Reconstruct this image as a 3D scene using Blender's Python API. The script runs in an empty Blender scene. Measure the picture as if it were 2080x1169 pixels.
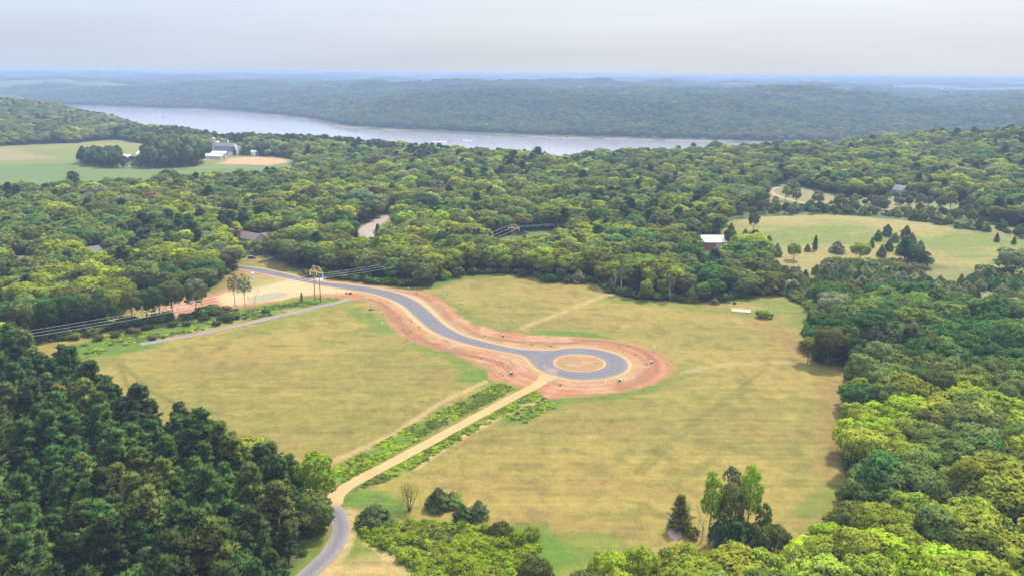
import bpy, bmesh, math, random
import numpy as np
from mathutils import Matrix, Vector
from mathutils.geometry import delaunay_2d_cdt
R = math.radians
random.seed(7)
rng = np.random.default_rng(11)
S = bpy.context.scene
COL = S.collection

# ------------------------------------------------------------------ camera
F, CX, CY = 1733.0, 1040.0, 584.5          # focal length and centre in pixels of the 2080 px photograph
CAM = np.array((0.0, 0.0, 116.0))
PITCH, ROLL = R(14.12), R(0.45)
fw = np.array((0, math.cos(PITCH), -math.sin(PITCH)))
r0 = np.array((1.0, 0, 0)); u0 = np.array((0, math.sin(PITCH), math.cos(PITCH)))
rt = math.cos(ROLL) * r0 + math.sin(ROLL) * u0
up = -math.sin(ROLL) * r0 + math.cos(ROLL) * u0
cd = bpy.data.cameras.new('camera'); cam = bpy.data.objects.new('camera', cd); COL.objects.link(cam)
cd.sensor_width = 36.0; cd.lens = F / 2080 * 36.0; cd.clip_start = 1.0; cd.clip_end = 80000.0
m = Matrix.Identity(4)
for i in range(3):
    m[i][0], m[i][1], m[i][2], m[i][3] = rt[i], up[i], -fw[i], CAM[i]
cam.matrix_world = m
S.camera = cam

# ------------------------------------------------------------------ sky, sun, exposure
SUN_EL, SUN_AZ = R(56), R(38)               # azimuth clockwise from +Y: ahead and to the right
W = bpy.data.worlds.new('World'); S.world = W; W.use_nodes = True
nt = W.node_tree; N = nt.nodes; L = nt.links; N.clear()
def nd(t, **k):
    n = N.new(t)
    for a, b in k.items(): setattr(n, a, b)
    return n
sky = nd('ShaderNodeTexSky', sky_type='NISHITA', sun_disc=False, sun_elevation=SUN_EL, sun_rotation=SUN_AZ, altitude=300, dust_density=3.0)
tc = nd('ShaderNodeTexCoord'); sp = nd('ShaderNodeSeparateXYZ'); L.new(tc.outputs['Generated'], sp.inputs[0])
mp = nd('ShaderNodeMapping'); mp.inputs['Scale'].default_value = (1.2, 1.2, 14.0); L.new(tc.outputs['Generated'], mp.inputs[0])
cn = nd('ShaderNodeTexNoise'); cn.inputs['Scale'].default_value = 2.2; cn.inputs['Detail'].default_value = 5; cn.inputs['Roughness'].default_value = 0.5
L.new(mp.outputs[0], cn.inputs['Vector'])
side = nd('ShaderNodeMapRange'); side.inputs[1].default_value = -0.55; side.inputs[2].default_value = 0.25; side.interpolation_type = 'SMOOTHSTEP'
L.new(sp.outputs['X'], side.inputs[0])
c1 = nd('ShaderNodeMix', data_type='RGBA'); L.new(side.outputs[0], c1.inputs['Factor'])
c1.inputs['A'].default_value = (3.7, 4.25, 5.2, 1); c1.inputs['B'].default_value = (4.25, 4.65, 5.0, 1)      # overcast: bluer to the left
cl = nd('ShaderNodeMapRange'); cl.inputs[1].default_value = 0.35; cl.inputs[2].default_value = 0.68; cl.inputs[3].default_value = 0.95; cl.inputs[4].default_value = 1.035
L.new(cn.outputs[0], cl.inputs[0])
el = nd('ShaderNodeMapRange'); el.inputs[1].default_value = 0.02; el.inputs[2].default_value = 1.0; el.inputs[3].default_value = 1.0; el.inputs[4].default_value = 3.6   # overcast sky brightens to the zenith
L.new(sp.outputs['Z'], el.inputs[0])
mu = nd('ShaderNodeMath', operation='MULTIPLY'); L.new(cl.outputs[0], mu.inputs[0]); L.new(el.outputs[0], mu.inputs[1])
vm = nd('ShaderNodeVectorMath', operation='SCALE'); L.new(c1.outputs['Result'], vm.inputs[0]); L.new(mu.outputs[0], vm.inputs['Scale'])
mx = nd('ShaderNodeMix', data_type='RGBA'); mx.inputs['Factor'].default_value = 0.88
L.new(sky.outputs[0], mx.inputs['A']); L.new(vm.outputs[0], mx.inputs['B'])
bg = nd('ShaderNodeBackground'); bg.inputs['Strength'].default_value = 0.10; L.new(mx.outputs['Result'], bg.inputs['Color'])
wo = nd('ShaderNodeOutputWorld'); L.new(bg.outputs[0], wo.inputs['Surface'])

sl = bpy.data.lights.new('sun', 'SUN'); sun = bpy.data.objects.new('sun', sl); COL.objects.link(sun)
sl.energy = 4.6; sl.angle = R(5); sl.color = (1.0, 0.93, 0.80)
sd = Vector((math.sin(SUN_AZ) * math.cos(SUN_EL), math.cos(SUN_AZ) * math.cos(SUN_EL), math.sin(SUN_EL)))
sun.rotation_euler = sd.to_track_quat('Z', 'Y').to_euler()
S.view_settings.view_transform = 'Standard'; S.view_settings.look = 'None'
S.view_settings.exposure = 0.76; S.view_settings.gamma = 1.0
S.cycles.use_denoising = True
S.cycles.max_bounces = 6; S.cycles.diffuse_bounces = 3; S.cycles.transmission_bounces = 4; S.cycles.volume_bounces = 0
S.cycles.transparent_max_bounces = 8

# ------------------------------------------------------------------ numeric helpers
def _h(ix, iy, s):
    n = (ix.astype(np.int64) * 374761393 + iy.astype(np.int64) * 668265263 + s * 1442695041) & 0xffffffff
    n = ((n ^ (n >> 13)) * 1274126177) & 0xffffffff
    return ((n ^ (n >> 16)) & 0xffff) / 65535.0
def vnoise(x, y, s=0):
    x = np.asarray(x, float); y = np.asarray(y, float)
    ix = np.floor(x); iy = np.floor(y); fx = x - ix; fy = y - iy
    fx = fx * fx * (3 - 2 * fx); fy = fy * fy * (3 - 2 * fy)
    a = _h(ix, iy, s); b = _h(ix + 1, iy, s); c = _h(ix, iy + 1, s); d = _h(ix + 1, iy + 1, s)
    return (a * (1 - fx) + b * fx) * (1 - fy) + (c * (1 - fx) + d * fx) * fy
def fbm(x, y, s=0, o=4):
    t = 0; a = 0.5; n = 0
    for i in range(o):
        t = t + a * vnoise(x, y, s + i * 17); n += a; a *= 0.5
        x = np.asarray(x) * 2.03 + 3.1; y = np.asarray(y) * 2.03 + 1.7
    return t / n
def sstep(a, b, v):
    t = np.clip((v - a) / (b - a), 0, 1); return t * t * (3 - 2 * t)
def ray(px, py):
    d = fw + (px - CX) / F * rt - (py - CY) / F * up
    return d / np.linalg.norm(d)
def flat(px, py, z=0.0):
    d = ray(px, py); t = (z - CAM[2]) / d[2]
    return CAM + d * t
def project(p):
    q = np.asarray(p, float) - CAM
    z = q @ fw
    return CX + F * (q @ rt) / z, CY - F * (q @ up) / z, z

# ------------------------------------------------------------------ the lie of the land
WATER = -58.0
far_px = [(105, 214), (200, 217), (300, 221), (400, 223), (480, 228), (560, 236), (640, 247), (700, 260), (850, 269), (1000, 276), (1120, 281), (1400, 288), (1600, 293)]
far_w = [flat(a, b, WATER) for a, b in far_px]
FX = np.array([-9000, -4500] + [p[0] for p in far_w] + [1300, 2500, 9000])
FY = np.array([9000, 6000] + [p[1] for p in far_w] + [2150, 2300, 3500])
near_px = [(103, 215.5), (150, 233), (200, 249), (250, 266)]
near_w = [flat(a, b, WATER) for a, b in near_px]
NX = np.array([-9000, -4500] + [p[0] for p in near_w] + [-500, 0, 400, 800, 1300, 2500, 9000])
NY = np.array([8900, 5900] + [p[1] for p in near_w] + [1830, 1800, 1760, 1790, 2000, 2200, 3400])
def gauss(x, y, cx, cy, sx, sy):
    return np.exp(-((x - cx) / sx) ** 2 - ((y - cy) / sy) ** 2)
def h(x, y):
    x = np.asarray(x, float); y = np.asarray(y, float)
    r = np.hypot(x, y)
    b = (fbm(x / 260, y / 260, 5, 3) - 0.5) * 14 * sstep(520, 1000, r) + (vnoise(x / 130, y / 130, 3) - 0.5) * 0.8
    b = b + 10 * gauss(x, y, 255, 632, 150, 62) - 5 * gauss(x, y, 330, 500, 120, 50)
    b = b + 46 * gauss(x, y, 960, 1180, 400, 330)
    b = b + 45 * gauss(x, y, -1500, 2060, 310, 420)
    b = b + 7 * gauss(x, y, -620, 1330, 90, 90)
    yn = np.interp(x, NX, NY); yf = np.interp(x, FX, FY)
    wd = np.interp(x, [-520, -430, -300, -150, 20, 70, 110, 250, 500], [420, 430, 500, 620, 800, 850, 690, 600, 540])
    t = sstep(0, 1, (y - yn + wd) / (wd - 30))
    tl = sstep(-330, -10, y - yn); k = sstep(-800, -1000, x)
    t = t * (1 - k) + tl * k
    z = b * (1 - t) - 66 * t
    s = (y - yf) / 1500.0
    rise = WATER + 78 * (0.70 * sstep(0, 1, s) + 0.30 * np.clip(s * 2.2, 0, 1)) + (fbm(x / 620, y / 620, 21, 4) - 0.5) * 110 * sstep(0.03, 0.5, s)
    rise = rise + (fbm(x / 2600, y / 2600, 31, 3) - 0.5) * 46 * sstep(0.8, 2.5, s)
    rise = rise + sstep(7000, 19000, r) * (30 + 55 * fbm(x / 5200, y / 2600, 37, 3))
    rise = np.where(s < 0, WATER + s * 400, rise)
    return np.where(y > yn + 5, np.maximum(rise, -66), np.maximum(z, -66))
_T = np.geomspace(60, 30000, 2500)
def at(px, py):
    """the point of the ground seen at a pixel of the photograph"""
    d = ray(px, py); P = CAM[None] + _T[:, None] * d[None]
    g = P[:, 2] - h(P[:, 0], P[:, 1])
    k = np.argmax(g < 0) if (g < 0).any() else len(g) - 1
    k = max(k, 1)
    a, b = g[k - 1], g[k]; t = _T[k - 1] + (_T[k] - _T[k - 1]) * (a / (a - b + 1e-9))
    p = CAM + d * t
    return np.array((p[0], p[1], float(h(p[0], p[1]))))
def poly(pxs): return np.array([at(a, b)[:2] for a, b in pxs])
def inside(P, x, y):
    x = np.asarray(x, float); y = np.asarray(y, float); c = np.zeros(x.shape, bool)
    lo = P.min(0); hi = P.max(0)
    near = (x > lo[0]) & (x < hi[0]) & (y > lo[1]) & (y < hi[1])
    xs = x[near]; ys = y[near]; cc = np.zeros(xs.shape, bool)
    n = len(P)
    for i in range(n):
        x1, y1 = P[i]; x2, y2 = P[(i + 1) % n]
        if y1 == y2: continue
        q = (y1 > ys) != (y2 > ys)
        cc ^= q & (xs < (x2 - x1) * (ys - y1) / (y2 - y1) + x1)
    c[near] = cc
    return c
def segdist(P, x, y, closed=False):
    x = np.asarray(x, float); y = np.asarray(y, float); d = np.full(x.shape, 1e9)
    n = len(P)
    for i in range(n if closed else n - 1):
        a = P[i]; b = P[(i + 1) % n]; v = b - a; l2 = v @ v + 1e-9
        t = np.clip(((x - a[0]) * v[0] + (y - a[1]) * v[1]) / l2, 0, 1)
        d = np.minimum(d, np.hypot(x - a[0] - t * v[0], y - a[1] - t * v[1]))
    return d
def sdf(P, x, y, lim=60):
    """negative inside; only worked out near the polygon"""
    x = np.asarray(x, float); y = np.asarray(y, float); out = np.full(x.shape, float(lim))
    lo = P.min(0) - lim; hi = P.max(0) + lim
    q = (x > lo[0]) & (x < hi[0]) & (y > lo[1]) & (y < hi[1])
    d = segdist(P, x[q], y[q], True); out[q] = np.where(inside(P, x[q], y[q]), -d, d)
    return out
def smooth(P, n=6, closed=False):
    """Catmull-Rom through the points"""
    P = [np.asarray(p, float) for p in P]; out = []; m = len(P)
    for i in range(m if closed else m - 1):
        g = lambda j: P[j % m] if closed else P[min(max(j, 0), m - 1)]
        a, b, c, d = g(i - 1), g(i), g(i + 1), g(i + 2)
        for k in range(n):
            t = k / n
            out.append(0.5 * ((2 * b) + (c - a) * t + (2 * a - 5 * b + 4 * c - d) * t * t + (3 * b - a - 3 * c + d) * t ** 3))
    if not closed: out.append(P[-1])
    return np.array(out)

# ------------------------------------------------------------------ naming, linking
def tag(o, label=None, cat=None, group=None, kind=None):
    if label: o['label'] = label
    if cat: o['category'] = cat
    if group: o['group'] = group
    if kind: o['kind'] = kind
    return o
def empty(name, loc, rz=0.0, sc=1.0):
    o = bpy.data.objects.new(name, None); COL.objects.link(o)
    o.location = loc; o.rotation_euler = (0, 0, rz); o.scale = (sc, sc, sc) if not hasattr(sc, '__len__') else sc
    o.empty_display_size = 0.5
    return o
def mesh_np(name, V, faces=None, quads=None, mats=(), smooth_=False):
    me = bpy.data.meshes.new(name)
    if quads is not None:
        V = np.asarray(V, np.float32); Q = np.asarray(quads, np.int32)
        me.vertices.add(len(V)); me.vertices.foreach_set('co', V.ravel())
        k = Q.shape[1]
        me.loops.add(Q.size); me.loops.foreach_set('vertex_index', Q.ravel())
        me.polygons.add(len(Q)); me.polygons.foreach_set('loop_start', np.arange(0, Q.size, k, dtype=np.int32))
        me.polygons.foreach_set('loop_total', np.full(len(Q), k, np.int32))
        me.update(calc_edges=True)
    else:
        me.from_pydata([tuple(v) for v in V], [], faces)
    for mt in mats: me.materials.append(mt)
    if smooth_: me.polygons.foreach_set('use_smooth', np.ones(len(me.polygons), bool))
    me.validate(); me.update()
    return me
def obj(name, me, parent=None):
    o = bpy.data.objects.new(name, me); COL.objects.link(o)
    if parent: o.parent = parent
    return o
class MB:
    """collects boxes, bars, prisms and lathes into one mesh"""
    def __init__(s): s.v = []; s.f = []
    def add(s, V, Fs):
        k = len(s.v); s.v += [tuple(map(float, p)) for p in V]; s.f += [tuple(i + k for i in f) for f in Fs]; return s
    def box(s, c, d, rz=0.0):
        x, y, z = d[0] / 2, d[1] / 2, d[2] / 2; ca, sa = math.cos(rz), math.sin(rz); V = []
        for a in (-x, x):
            for b in (-y, y):
                for e in (-z, z): V.append((c[0] + a * ca - b * sa, c[1] + a * sa + b * ca, c[2] + e))
        return s.add(V, [(0, 1, 3, 2), (4, 6, 7, 5), (0, 4, 5, 1), (2, 3, 7, 6), (0, 2, 6, 4), (1, 5, 7, 3)])
    def bar(s, a, b, ra, rb=None, n=6, cap=True):
        rb = ra if rb is None else rb; a = Vector(a); b = Vector(b); d = (b - a)
        if d.length < 1e-6: return s
        q = d.to_track_quat('Z', 'Y'); V = []
        for p, r in ((a, ra), (b, rb)):
            for i in range(n):
                t = 2 * math.pi * i / n; V.append(p + q @ Vector((r * math.cos(t), r * math.sin(t), 0)))
        Fs = [(i, (i + 1) % n, n + (i + 1) % n, n + i) for i in range(n)]
        if cap: Fs += [tuple(range(n - 1, -1, -1)), tuple(range(n, 2 * n))]
        return s.add(V, Fs)
    def tube(s, pts, r, n=6):
        for i in range(len(pts) - 1):
            ra = r[i] if hasattr(r, '__len__') else r; rb = r[i + 1] if hasattr(r, '__len__') else r
            s.bar(pts[i], pts[i + 1], ra, rb, n)
        return s
    def lathe(s, prof, c=(0, 0, 0), n=20):
        V = []; Fs = []
        for r, z in prof:
            for i in range(n):
                t = 2 * math.pi * i / n; V.append((c[0] + r * math.cos(t), c[1] + r * math.sin(t), c[2] + z))
        for k in range(len(prof) - 1):
            for i in range(n): Fs.append((k * n + i, k * n + (i + 1) % n, (k + 1) * n + (i + 1) % n, (k + 1) * n + i))
        Fs += [tuple(range(n - 1, -1, -1)), tuple(range((len(prof) - 1) * n, len(prof) * n))]
        return s.add(V, Fs)
    def prism(s, prof, y0, y1):
        """prof: (x, z) outline, run from y0 to y1"""
        n = len(prof); V = [(x, y0, z) for x, z in prof] + [(x, y1, z) for x, z in prof]
        Fs = [tuple(range(n)), tuple(range(2 * n - 1, n - 1, -1))] + [(i, n + i, n + (i + 1) % n, (i + 1) % n) for i in range(n)]
        return s.add(V, Fs)
    def build(s, name, mat, parent=None, smooth_=False):
        me = bpy.data.meshes.new(name); me.from_pydata(s.v, [], s.f); me.materials.append(mat)
        bm = bmesh.new(); bm.from_mesh(me); bmesh.ops.recalc_face_normals(bm, faces=bm.faces); bm.to_mesh(me); bm.free()
        if smooth_: me.polygons.foreach_set('use_smooth', [True] * len(me.polygons))
        return obj(name, me, parent)

# ------------------------------------------------------------------ materials
def mat(name):
    mt = bpy.data.materials.new(name); mt.use_nodes = True
    n = mt.node_tree.nodes; n.clear()
    return mt, n, mt.node_tree.links
def simple(name, col, rough=0.7, var=0.15, scale=1.5, metal=0.0, stretch=(1, 1, 1)):
    mt, n, l = mat(name)
    o = n.new('ShaderNodeOutputMaterial'); b = n.new('ShaderNodeBsdfPrincipled')
    b.inputs['Roughness'].default_value = rough; b.inputs['Metallic'].default_value = metal
    t = n.new('ShaderNodeTexCoord'); mp = n.new('ShaderNodeMapping'); mp.inputs['Scale'].default_value = stretch
    z = n.new('ShaderNodeTexNoise'); z.inputs['Scale'].default_value = scale; z.inputs['Detail'].default_value = 5
    l.new(t.outputs['Object'], mp.inputs[0]); l.new(mp.outputs[0], z.inputs['Vector'])
    r = n.new('ShaderNodeMapRange'); r.inputs[1].default_value = 0.3; r.inputs[2].default_value = 0.7; r.inputs[3].default_value = 1 - var; r.inputs[4].default_value = 1 + var
    l.new(z.outputs[0], r.inputs[0])
    v = n.new('ShaderNodeVectorMath'); v.operation = 'SCALE'; v.inputs[0].default_value = col[:3]; l.new(r.outputs[0], v.inputs['Scale'])
    l.new(v.outputs[0], b.inputs['Base Color']); l.new(b.outputs[0], o.inputs['Surface'])
    return mt
def leaf_mat(name, transl=0.38, var=0.3, scale=0.55):
    """leaves: colour comes from each plant's own tint, varied from clump to clump"""
    mt, n, l = mat(name)
    o = n.new('ShaderNodeOutputMaterial')
    a = n.new('ShaderNodeAttribute'); a.attribute_type = 'INSTANCER'; a.attribute_name = 'tint'
    t = n.new('ShaderNodeTexCoord'); z = n.new('ShaderNodeTexNoise'); z.inputs['Scale'].default_value = scale; z.inputs['Detail'].default_value = 3
    l.new(t.outputs['Object'], z.inputs['Vector'])
    r = n.new('ShaderNodeMapRange'); r.inputs[1].default_value = 0.3; r.inputs[2].default_value = 0.7; r.inputs[3].default_value = 1 - var; r.inputs[4].default_value = 1 + var
    l.new(z.outputs[0], r.inputs[0])
    hs = n.new('ShaderNodeHueSaturation'); z2 = n.new('ShaderNodeTexNoise'); z2.inputs['Scale'].default_value = scale * 0.6; l.new(t.outputs['Object'], z2.inputs['Vector'])
    hr = n.new('ShaderNodeMapRange'); hr.inputs[1].default_value = 0.3; hr.inputs[2].default_value = 0.7; hr.inputs[3].default_value = 0.475; hr.inputs[4].default_value = 0.52
    l.new(z2.outputs[0], hr.inputs[0]); l.new(hr.outputs[0], hs.inputs['Hue']); l.new(r.outputs[0], hs.inputs['Value']); l.new(a.outputs['Color'], hs.inputs['Color'])
    d = n.new('ShaderNodeBsdfDiffuse'); tr = n.new('ShaderNodeBsdfTranslucent'); mx = n.new('ShaderNodeMixShader'); mx.inputs[0].default_value = transl
    l.new(hs.outputs[0], d.inputs['Color']); l.new(hs.outputs[0], tr.inputs['Color'])
    l.new(d.outputs[0], mx.inputs[1]); l.new(tr.outputs[0], mx.inputs[2]); l.new(mx.outputs[0], o.inputs['Surface'])
    return mt
def vcol_mat(name, fine=0.22, scale=0.35, rough=0.95, bump=0.0, scale2=2.5, streak=0.0):
    """base colour from the mesh's own 'col' attribute with fine procedural grain"""
    mt, n, l = mat(name)
    o = n.new('ShaderNodeOutputMaterial'); b = n.new('ShaderNodeBsdfPrincipled'); b.inputs['Roughness'].default_value = rough
    b.inputs['Specular IOR Level'].default_value = 0.15
    a = n.new('ShaderNodeAttribute'); a.attribute_name = 'col'
    t = n.new('ShaderNodeTexCoord')
    outs = []
    for s_, d_ in ((scale, 6), (scale2, 4)):
        z = n.new('ShaderNodeTexNoise'); z.inputs['Scale'].default_value = s_; z.inputs['Detail'].default_value = d_; z.inputs['Roughness'].default_value = 0.65
        l.new(t.outputs['Object'], z.inputs['Vector']); outs.append(z.outputs[0])
    ad = n.new('ShaderNodeMath'); ad.operation = 'ADD'; l.new(outs[0], ad.inputs[0]); l.new(outs[1], ad.inputs[1])
    r = n.new('ShaderNodeMapRange'); r.inputs[1].default_value = 0.65; r.inputs[2].default_value = 1.35; r.inputs[3].default_value = 1 - fine; r.inputs[4].default_value = 1 + fine
    last = ad.outputs[0]
    if streak:                                                       # mowing and drilling lines
        mp = n.new('ShaderNodeMapping'); mp.inputs['Rotation'].default_value = (0, 0, 0.5); mp.inputs['Scale'].default_value = (0.012, 0.45, 1); l.new(t.outputs['Object'], mp.inputs[0])
        z = n.new('ShaderNodeTexNoise'); z.inputs['Scale'].default_value = 1.0; z.inputs['Detail'].default_value = 3; l.new(mp.outputs[0], z.inputs['Vector'])
        m2 = n.new('ShaderNodeMath'); m2.operation = 'MULTIPLY_ADD'; l.new(z.outputs[0], m2.inputs[0]); m2.inputs[1].default_value = streak; m2.inputs[2].default_value = -streak / 2
        a3 = n.new('ShaderNodeMath'); a3.operation = 'ADD'; l.new(last, a3.inputs[0]); l.new(m2.outputs[0], a3.inputs[1]); last = a3.outputs[0]
    l.new(last, r.inputs[0])
    v = n.new('ShaderNodeVectorMath'); v.operation = 'SCALE'; l.new(a.outputs['Color'], v.inputs[0]); l.new(r.outputs[0], v.inputs['Scale'])
    l.new(v.outputs[0], b.inputs['Base Color'])
    if bump:
        bu = n.new('ShaderNodeBump'); bu.inputs['Strength'].default_value = bump; bu.inputs['Distance'].default_value = 0.3
        l.new(outs[1], bu.inputs['Height']); l.new(bu.outputs[0], b.inputs['Normal'])
    l.new(b.outputs[0], o.inputs['Surface'])
    return mt
def set_col(me, C):
    at_ = me.attributes.new('col', 'FLOAT_COLOR', 'POINT')
    A = np.ones((len(me.vertices), 4), np.float32); A[:, :3] = C; at_.data.foreach_set('color', A.ravel())
# ------------------------------------------------------------------ where things lie (ground outlines)
MAIN = poly([(540, 1230), (600, 1150), (645, 1085), (655, 1050), (640, 1030), (590, 1005), (530, 990), (430, 945), (330, 895), (150, 800), (60, 760), (60, 700), (160, 690), (250, 668), (330, 655), (420, 645), (520, 622), (560, 600), (640, 560), (700, 572), (800, 582), (865, 582), (900, 566), (960, 557), (1030, 556), (1090, 564), (1130, 572), (1180, 572), (1215, 575), (1235, 592), (1290, 606), (1400, 614), (1470, 612), (1560, 598), (1600, 602), (1640, 628), (1660, 648), (1650, 690), (1660, 735), (1725, 745), (1735, 800), (1728, 900), (1720, 960), (1715, 1040), (1690, 1095), (1640, 1130), (1590, 1150), (1500, 1175), (1400, 1180), (1330, 1200), (1270, 1225), (1200, 1260), (1130, 1330), (1000, 1360), (600, 1360)])
LOT = poly([(500, 538), (560, 545), (660, 566), (700, 575), (700, 625), (560, 622), (520, 628), (455, 640), (400, 652), (300, 668), (200, 690), (120, 712), (60, 735), (40, 700), (250, 640), (250, 606), (330, 598), (420, 590), (455, 566), (478, 545)])
ROADSTRIP = poly([(480, 548), (478, 528), (500, 520), (545, 528), (600, 546), (680, 560), (760, 570), (820, 578), (870, 590), (700, 610), (560, 580)])
FARM = poly([(-500, 330), (-200, 297), (0, 297), (80, 293), (150, 291), (190, 287), (230, 283), (265, 287), (300, 293), (420, 312), (500, 316), (560, 318), (600, 325), (612, 350), (585, 364), (500, 375), (400, 384), (300, 390), (200, 396), (130, 401), (0, 413), (-500, 445)])
HILLF = poly([(1455, 470), (1470, 452), (1510, 446), (1560, 439), (1630, 436), (1700, 437), (1780, 443), (1850, 449), (1930, 462), (2000, 476), (2420, 520), (2420, 600), (1990, 548), (1880, 535), (1800, 534), (1740, 534), (1690, 534), (1640, 560), (1590, 560), (1560, 545), (1530, 520), (1500, 520), (1490, 500)])
UPF = poly([(1555, 400), (1570, 380), (1600, 372), (1650, 385), (1720, 402), (1800, 398), (1880, 405), (1990, 415), (2000, 436), (1900, 442), (1800, 436), (1650, 432), (1560, 430), (1540, 415)])
UPF2 = poly([(1980, 455), (2080, 462), (2160, 470), (2160, 496), (2060, 484), (1990, 472)])
DRIVE = poly([(690, 520), (705, 485), (730, 462), (775, 434), (800, 436), (815, 480), (805, 500), (770, 505)])
CORR = poly([(980, 505), (1000, 487), (1060, 472), (1130, 466), (1150, 470), (1120, 486), (1060, 500), (1020, 512)])
BARNC = poly([(1412, 508), (1420, 493), (1500, 488), (1500, 508), (1470, 515)])
SCRUB = poly([(1560, 545), (1640, 560), (1690, 536), (1800, 536), (1990, 550), (2420, 602), (2420, 720), (2140, 680), (1990, 668), (1900, 655), (1800, 632), (1720, 640), (1670, 640), (1640, 620), (1590, 600), (1550, 580)])
GAP = np.vstack([poly([(1455, 452), (1510, 446), (1560, 439), (1630, 437), (1700, 438), (1780, 444), (1850, 450), (1930, 463), (2000, 477), (2140, 500)]), poly([(2160, 488), (2000, 462), (1990, 430), (1900, 428), (1800, 426), (1650, 424), (1560, 422), (1480, 432)])])
PINES = poly([(-420, 720), (0, 735), (60, 752), (150, 800), (330, 898), (430, 948), (530, 1000), (590, 1018), (615, 1040), (622, 1090), (575, 1180), (520, 1290), (440, 1400), (-420, 1400)])
RWOOD = poly([(1660, 740), (1725, 750), (1735, 800), (1728, 900), (1720, 965), (1715, 1040), (1690, 1095), (1640, 1130), (1590, 1150), (1500, 1175), (1400, 1190), (1250, 1400), (2700, 1400), (2700, 640), (2140, 682), (1990, 670), (1900, 657), (1800, 634), (1720, 642), (1660, 645), (1650, 690)])
FARFIELDS = [poly(p) for p in ([(945, 207), (985, 200), (1012, 200), (1010, 205), (960, 209)], [(1620, 180), (1690, 178), (1750, 180), (1740, 184), (1640, 184)], [(95, 172), (170, 167), (262, 174), (250, 178), (150, 175)],
             [(440, 188), (470, 182), (492, 180), (480, 186), (450, 190)], [(655, 166), (705, 165), (700, 168), (660, 168)], [(770, 168), (885, 166), (880, 170), (780, 171)], [(1340, 181), (1500, 178), (1500, 182), (1360, 184)], [(1760, 210), (1790, 208), (1785, 212)])]

# ------------------------------------------------------------------ road geometry
ring_c = at(1177, 737)[:2]; ring_r = float(np.linalg.norm(at(1275.5, 737.8)[:2] - ring_c)); isl_r = ring_r * 0.545
upper = smooth([at(a, b)[:2] for a, b in [(470, 538), (520, 544), (560, 551), (640, 570), (700, 577), (760, 585), (810, 596), (850, 614), (880, 639), (905, 661), (940, 680), (990, 695), (1050, 708), (1090, 711)]], 7)
lower = smooth([at(a, b)[:2] for a, b in [(474, 544), (520, 553), (560, 561), (640, 577), (700, 587), (750, 595), (790, 607), (820, 622), (845, 645), (870, 667), (900, 683), (950, 699), (1000, 710), (1048, 719), (1068, 726), (1082, 741), (1094, 751)]], 7)
def arc(c, r, a0, a1, n): return np.array([c + r * np.array((math.cos(t), math.sin(t))) for t in np.linspace(a0, a1, n)])
va = upper[-1] - ring_c; vb = lower[-1] - ring_c
a0 = math.atan2(va[1], va[0]); a1 = math.atan2(vb[1], vb[0])
start = R(105); stop = R(255)
ringarc = arc(ring_c, ring_r, start, stop - 2 * math.pi, 110)
up_join = smooth([upper[-2], upper[-1], at(1125, 711)[:2], ringarc[0]], 6)[6:]
lo_join = smooth([lower[-2], lower[-1], at(1112, 758)[:2], ringarc[-1]], 6)[6:]
ROAD = np.vstack([upper[:-1], up_join[:-1], ringarc, lo_join[::-1][1:], lower[::-1][1:]])
def offset(P, d):
    """moves a closed outline out along its normals"""
    n = len(P); out = []
    area = 0.5 * np.sum(P[:, 0] * np.roll(P[:, 1], -1) - np.roll(P[:, 0], -1) * P[:, 1]); sg = 1 if area > 0 else -1
    for i in range(n):
        t = P[(i + 1) % n] - P[i - 1]; t = t / (np.linalg.norm(t) + 1e-9)
        out.append(P[i] + sg * (d[i] if hasattr(d, '__len__') else d) * np.array((t[1], -t[0])))
    return np.array(out)
sand_w = 1.0 + 0.8 * np.array([vnoise(p[0] / 18, p[1] / 18, 91) for p in ROAD]) + np.array([1.6 * math.exp(-((p[0] - at(835, 650)[0]) / 12) ** 2) for p in ROAD])
SHOULDER = offset(ROAD, sand_w)
DIRT = smooth([at(a, b)[:2] for a, b in [(660, 566), (720, 574), (790, 583), (840, 588), (885, 597), (920, 620), (955, 648), (1005, 667), (1080, 678), (1160, 682), (1240, 688), (1300, 701), (1345, 716), (1370, 735), (1377, 748), (1362, 768), (1320, 786), (1250, 800), (1180, 808), (1120, 812), (1092, 806), (1085, 795), (1060, 790), (1010, 778), (984, 768), (978, 748), (940, 730), (900, 717), (850, 702), (812, 686), (788, 664), (776, 640), (758, 622), (735, 612), (700, 610), (640, 604), (600, 606), (560, 614), (510, 622), (470, 628), (430, 632), (380, 640), (330, 645), (300, 636), (330, 615), (390, 602), (440, 592), (465, 570), (480, 550), (530, 556), (590, 562)]], 5, True)
SANDY = smooth([at(a, b)[:2] for a, b in [(440, 604), (500, 580), (560, 565), (600, 562), (660, 577), (730, 590), (690, 600), (640, 600), (600, 604), (560, 612), (500, 618), (450, 622)]], 4, True)
GREENLOT = smooth([at(a, b)[:2] for a, b in [(455, 590), (470, 570), (482, 556), (530, 562), (590, 566), (560, 576), (520, 586), (480, 596)]], 4, True)
track_sand = smooth([at(a, b)[:2] for a, b in [(1118, 762), (1090, 782), (1040, 808), (950, 856), (860, 905), (780, 948), (730, 974), (700, 992), (682, 1008), (674, 1024)]], 8)
track_w = np.interp(np.linspace(0, 1, len(track_sand)), [0, 0.06, 0.12, 0.3, 0.8, 0.9, 1], [9.5, 6.0, 4.6, 4.2, 4.4, 5.4, 6.0])
lane = smooth([at(a, b)[:2] for a, b in [(668, 1010), (676, 1030), (688, 1052), (692, 1080), (676, 1115), (648, 1145), (618, 1172), (560, 1225), (480, 1300)]], 8)
lane_w = np.interp(np.linspace(0, 1, len(lane)), [0, 0.15, 1], [3.6, 4.6, 4.6])
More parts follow.
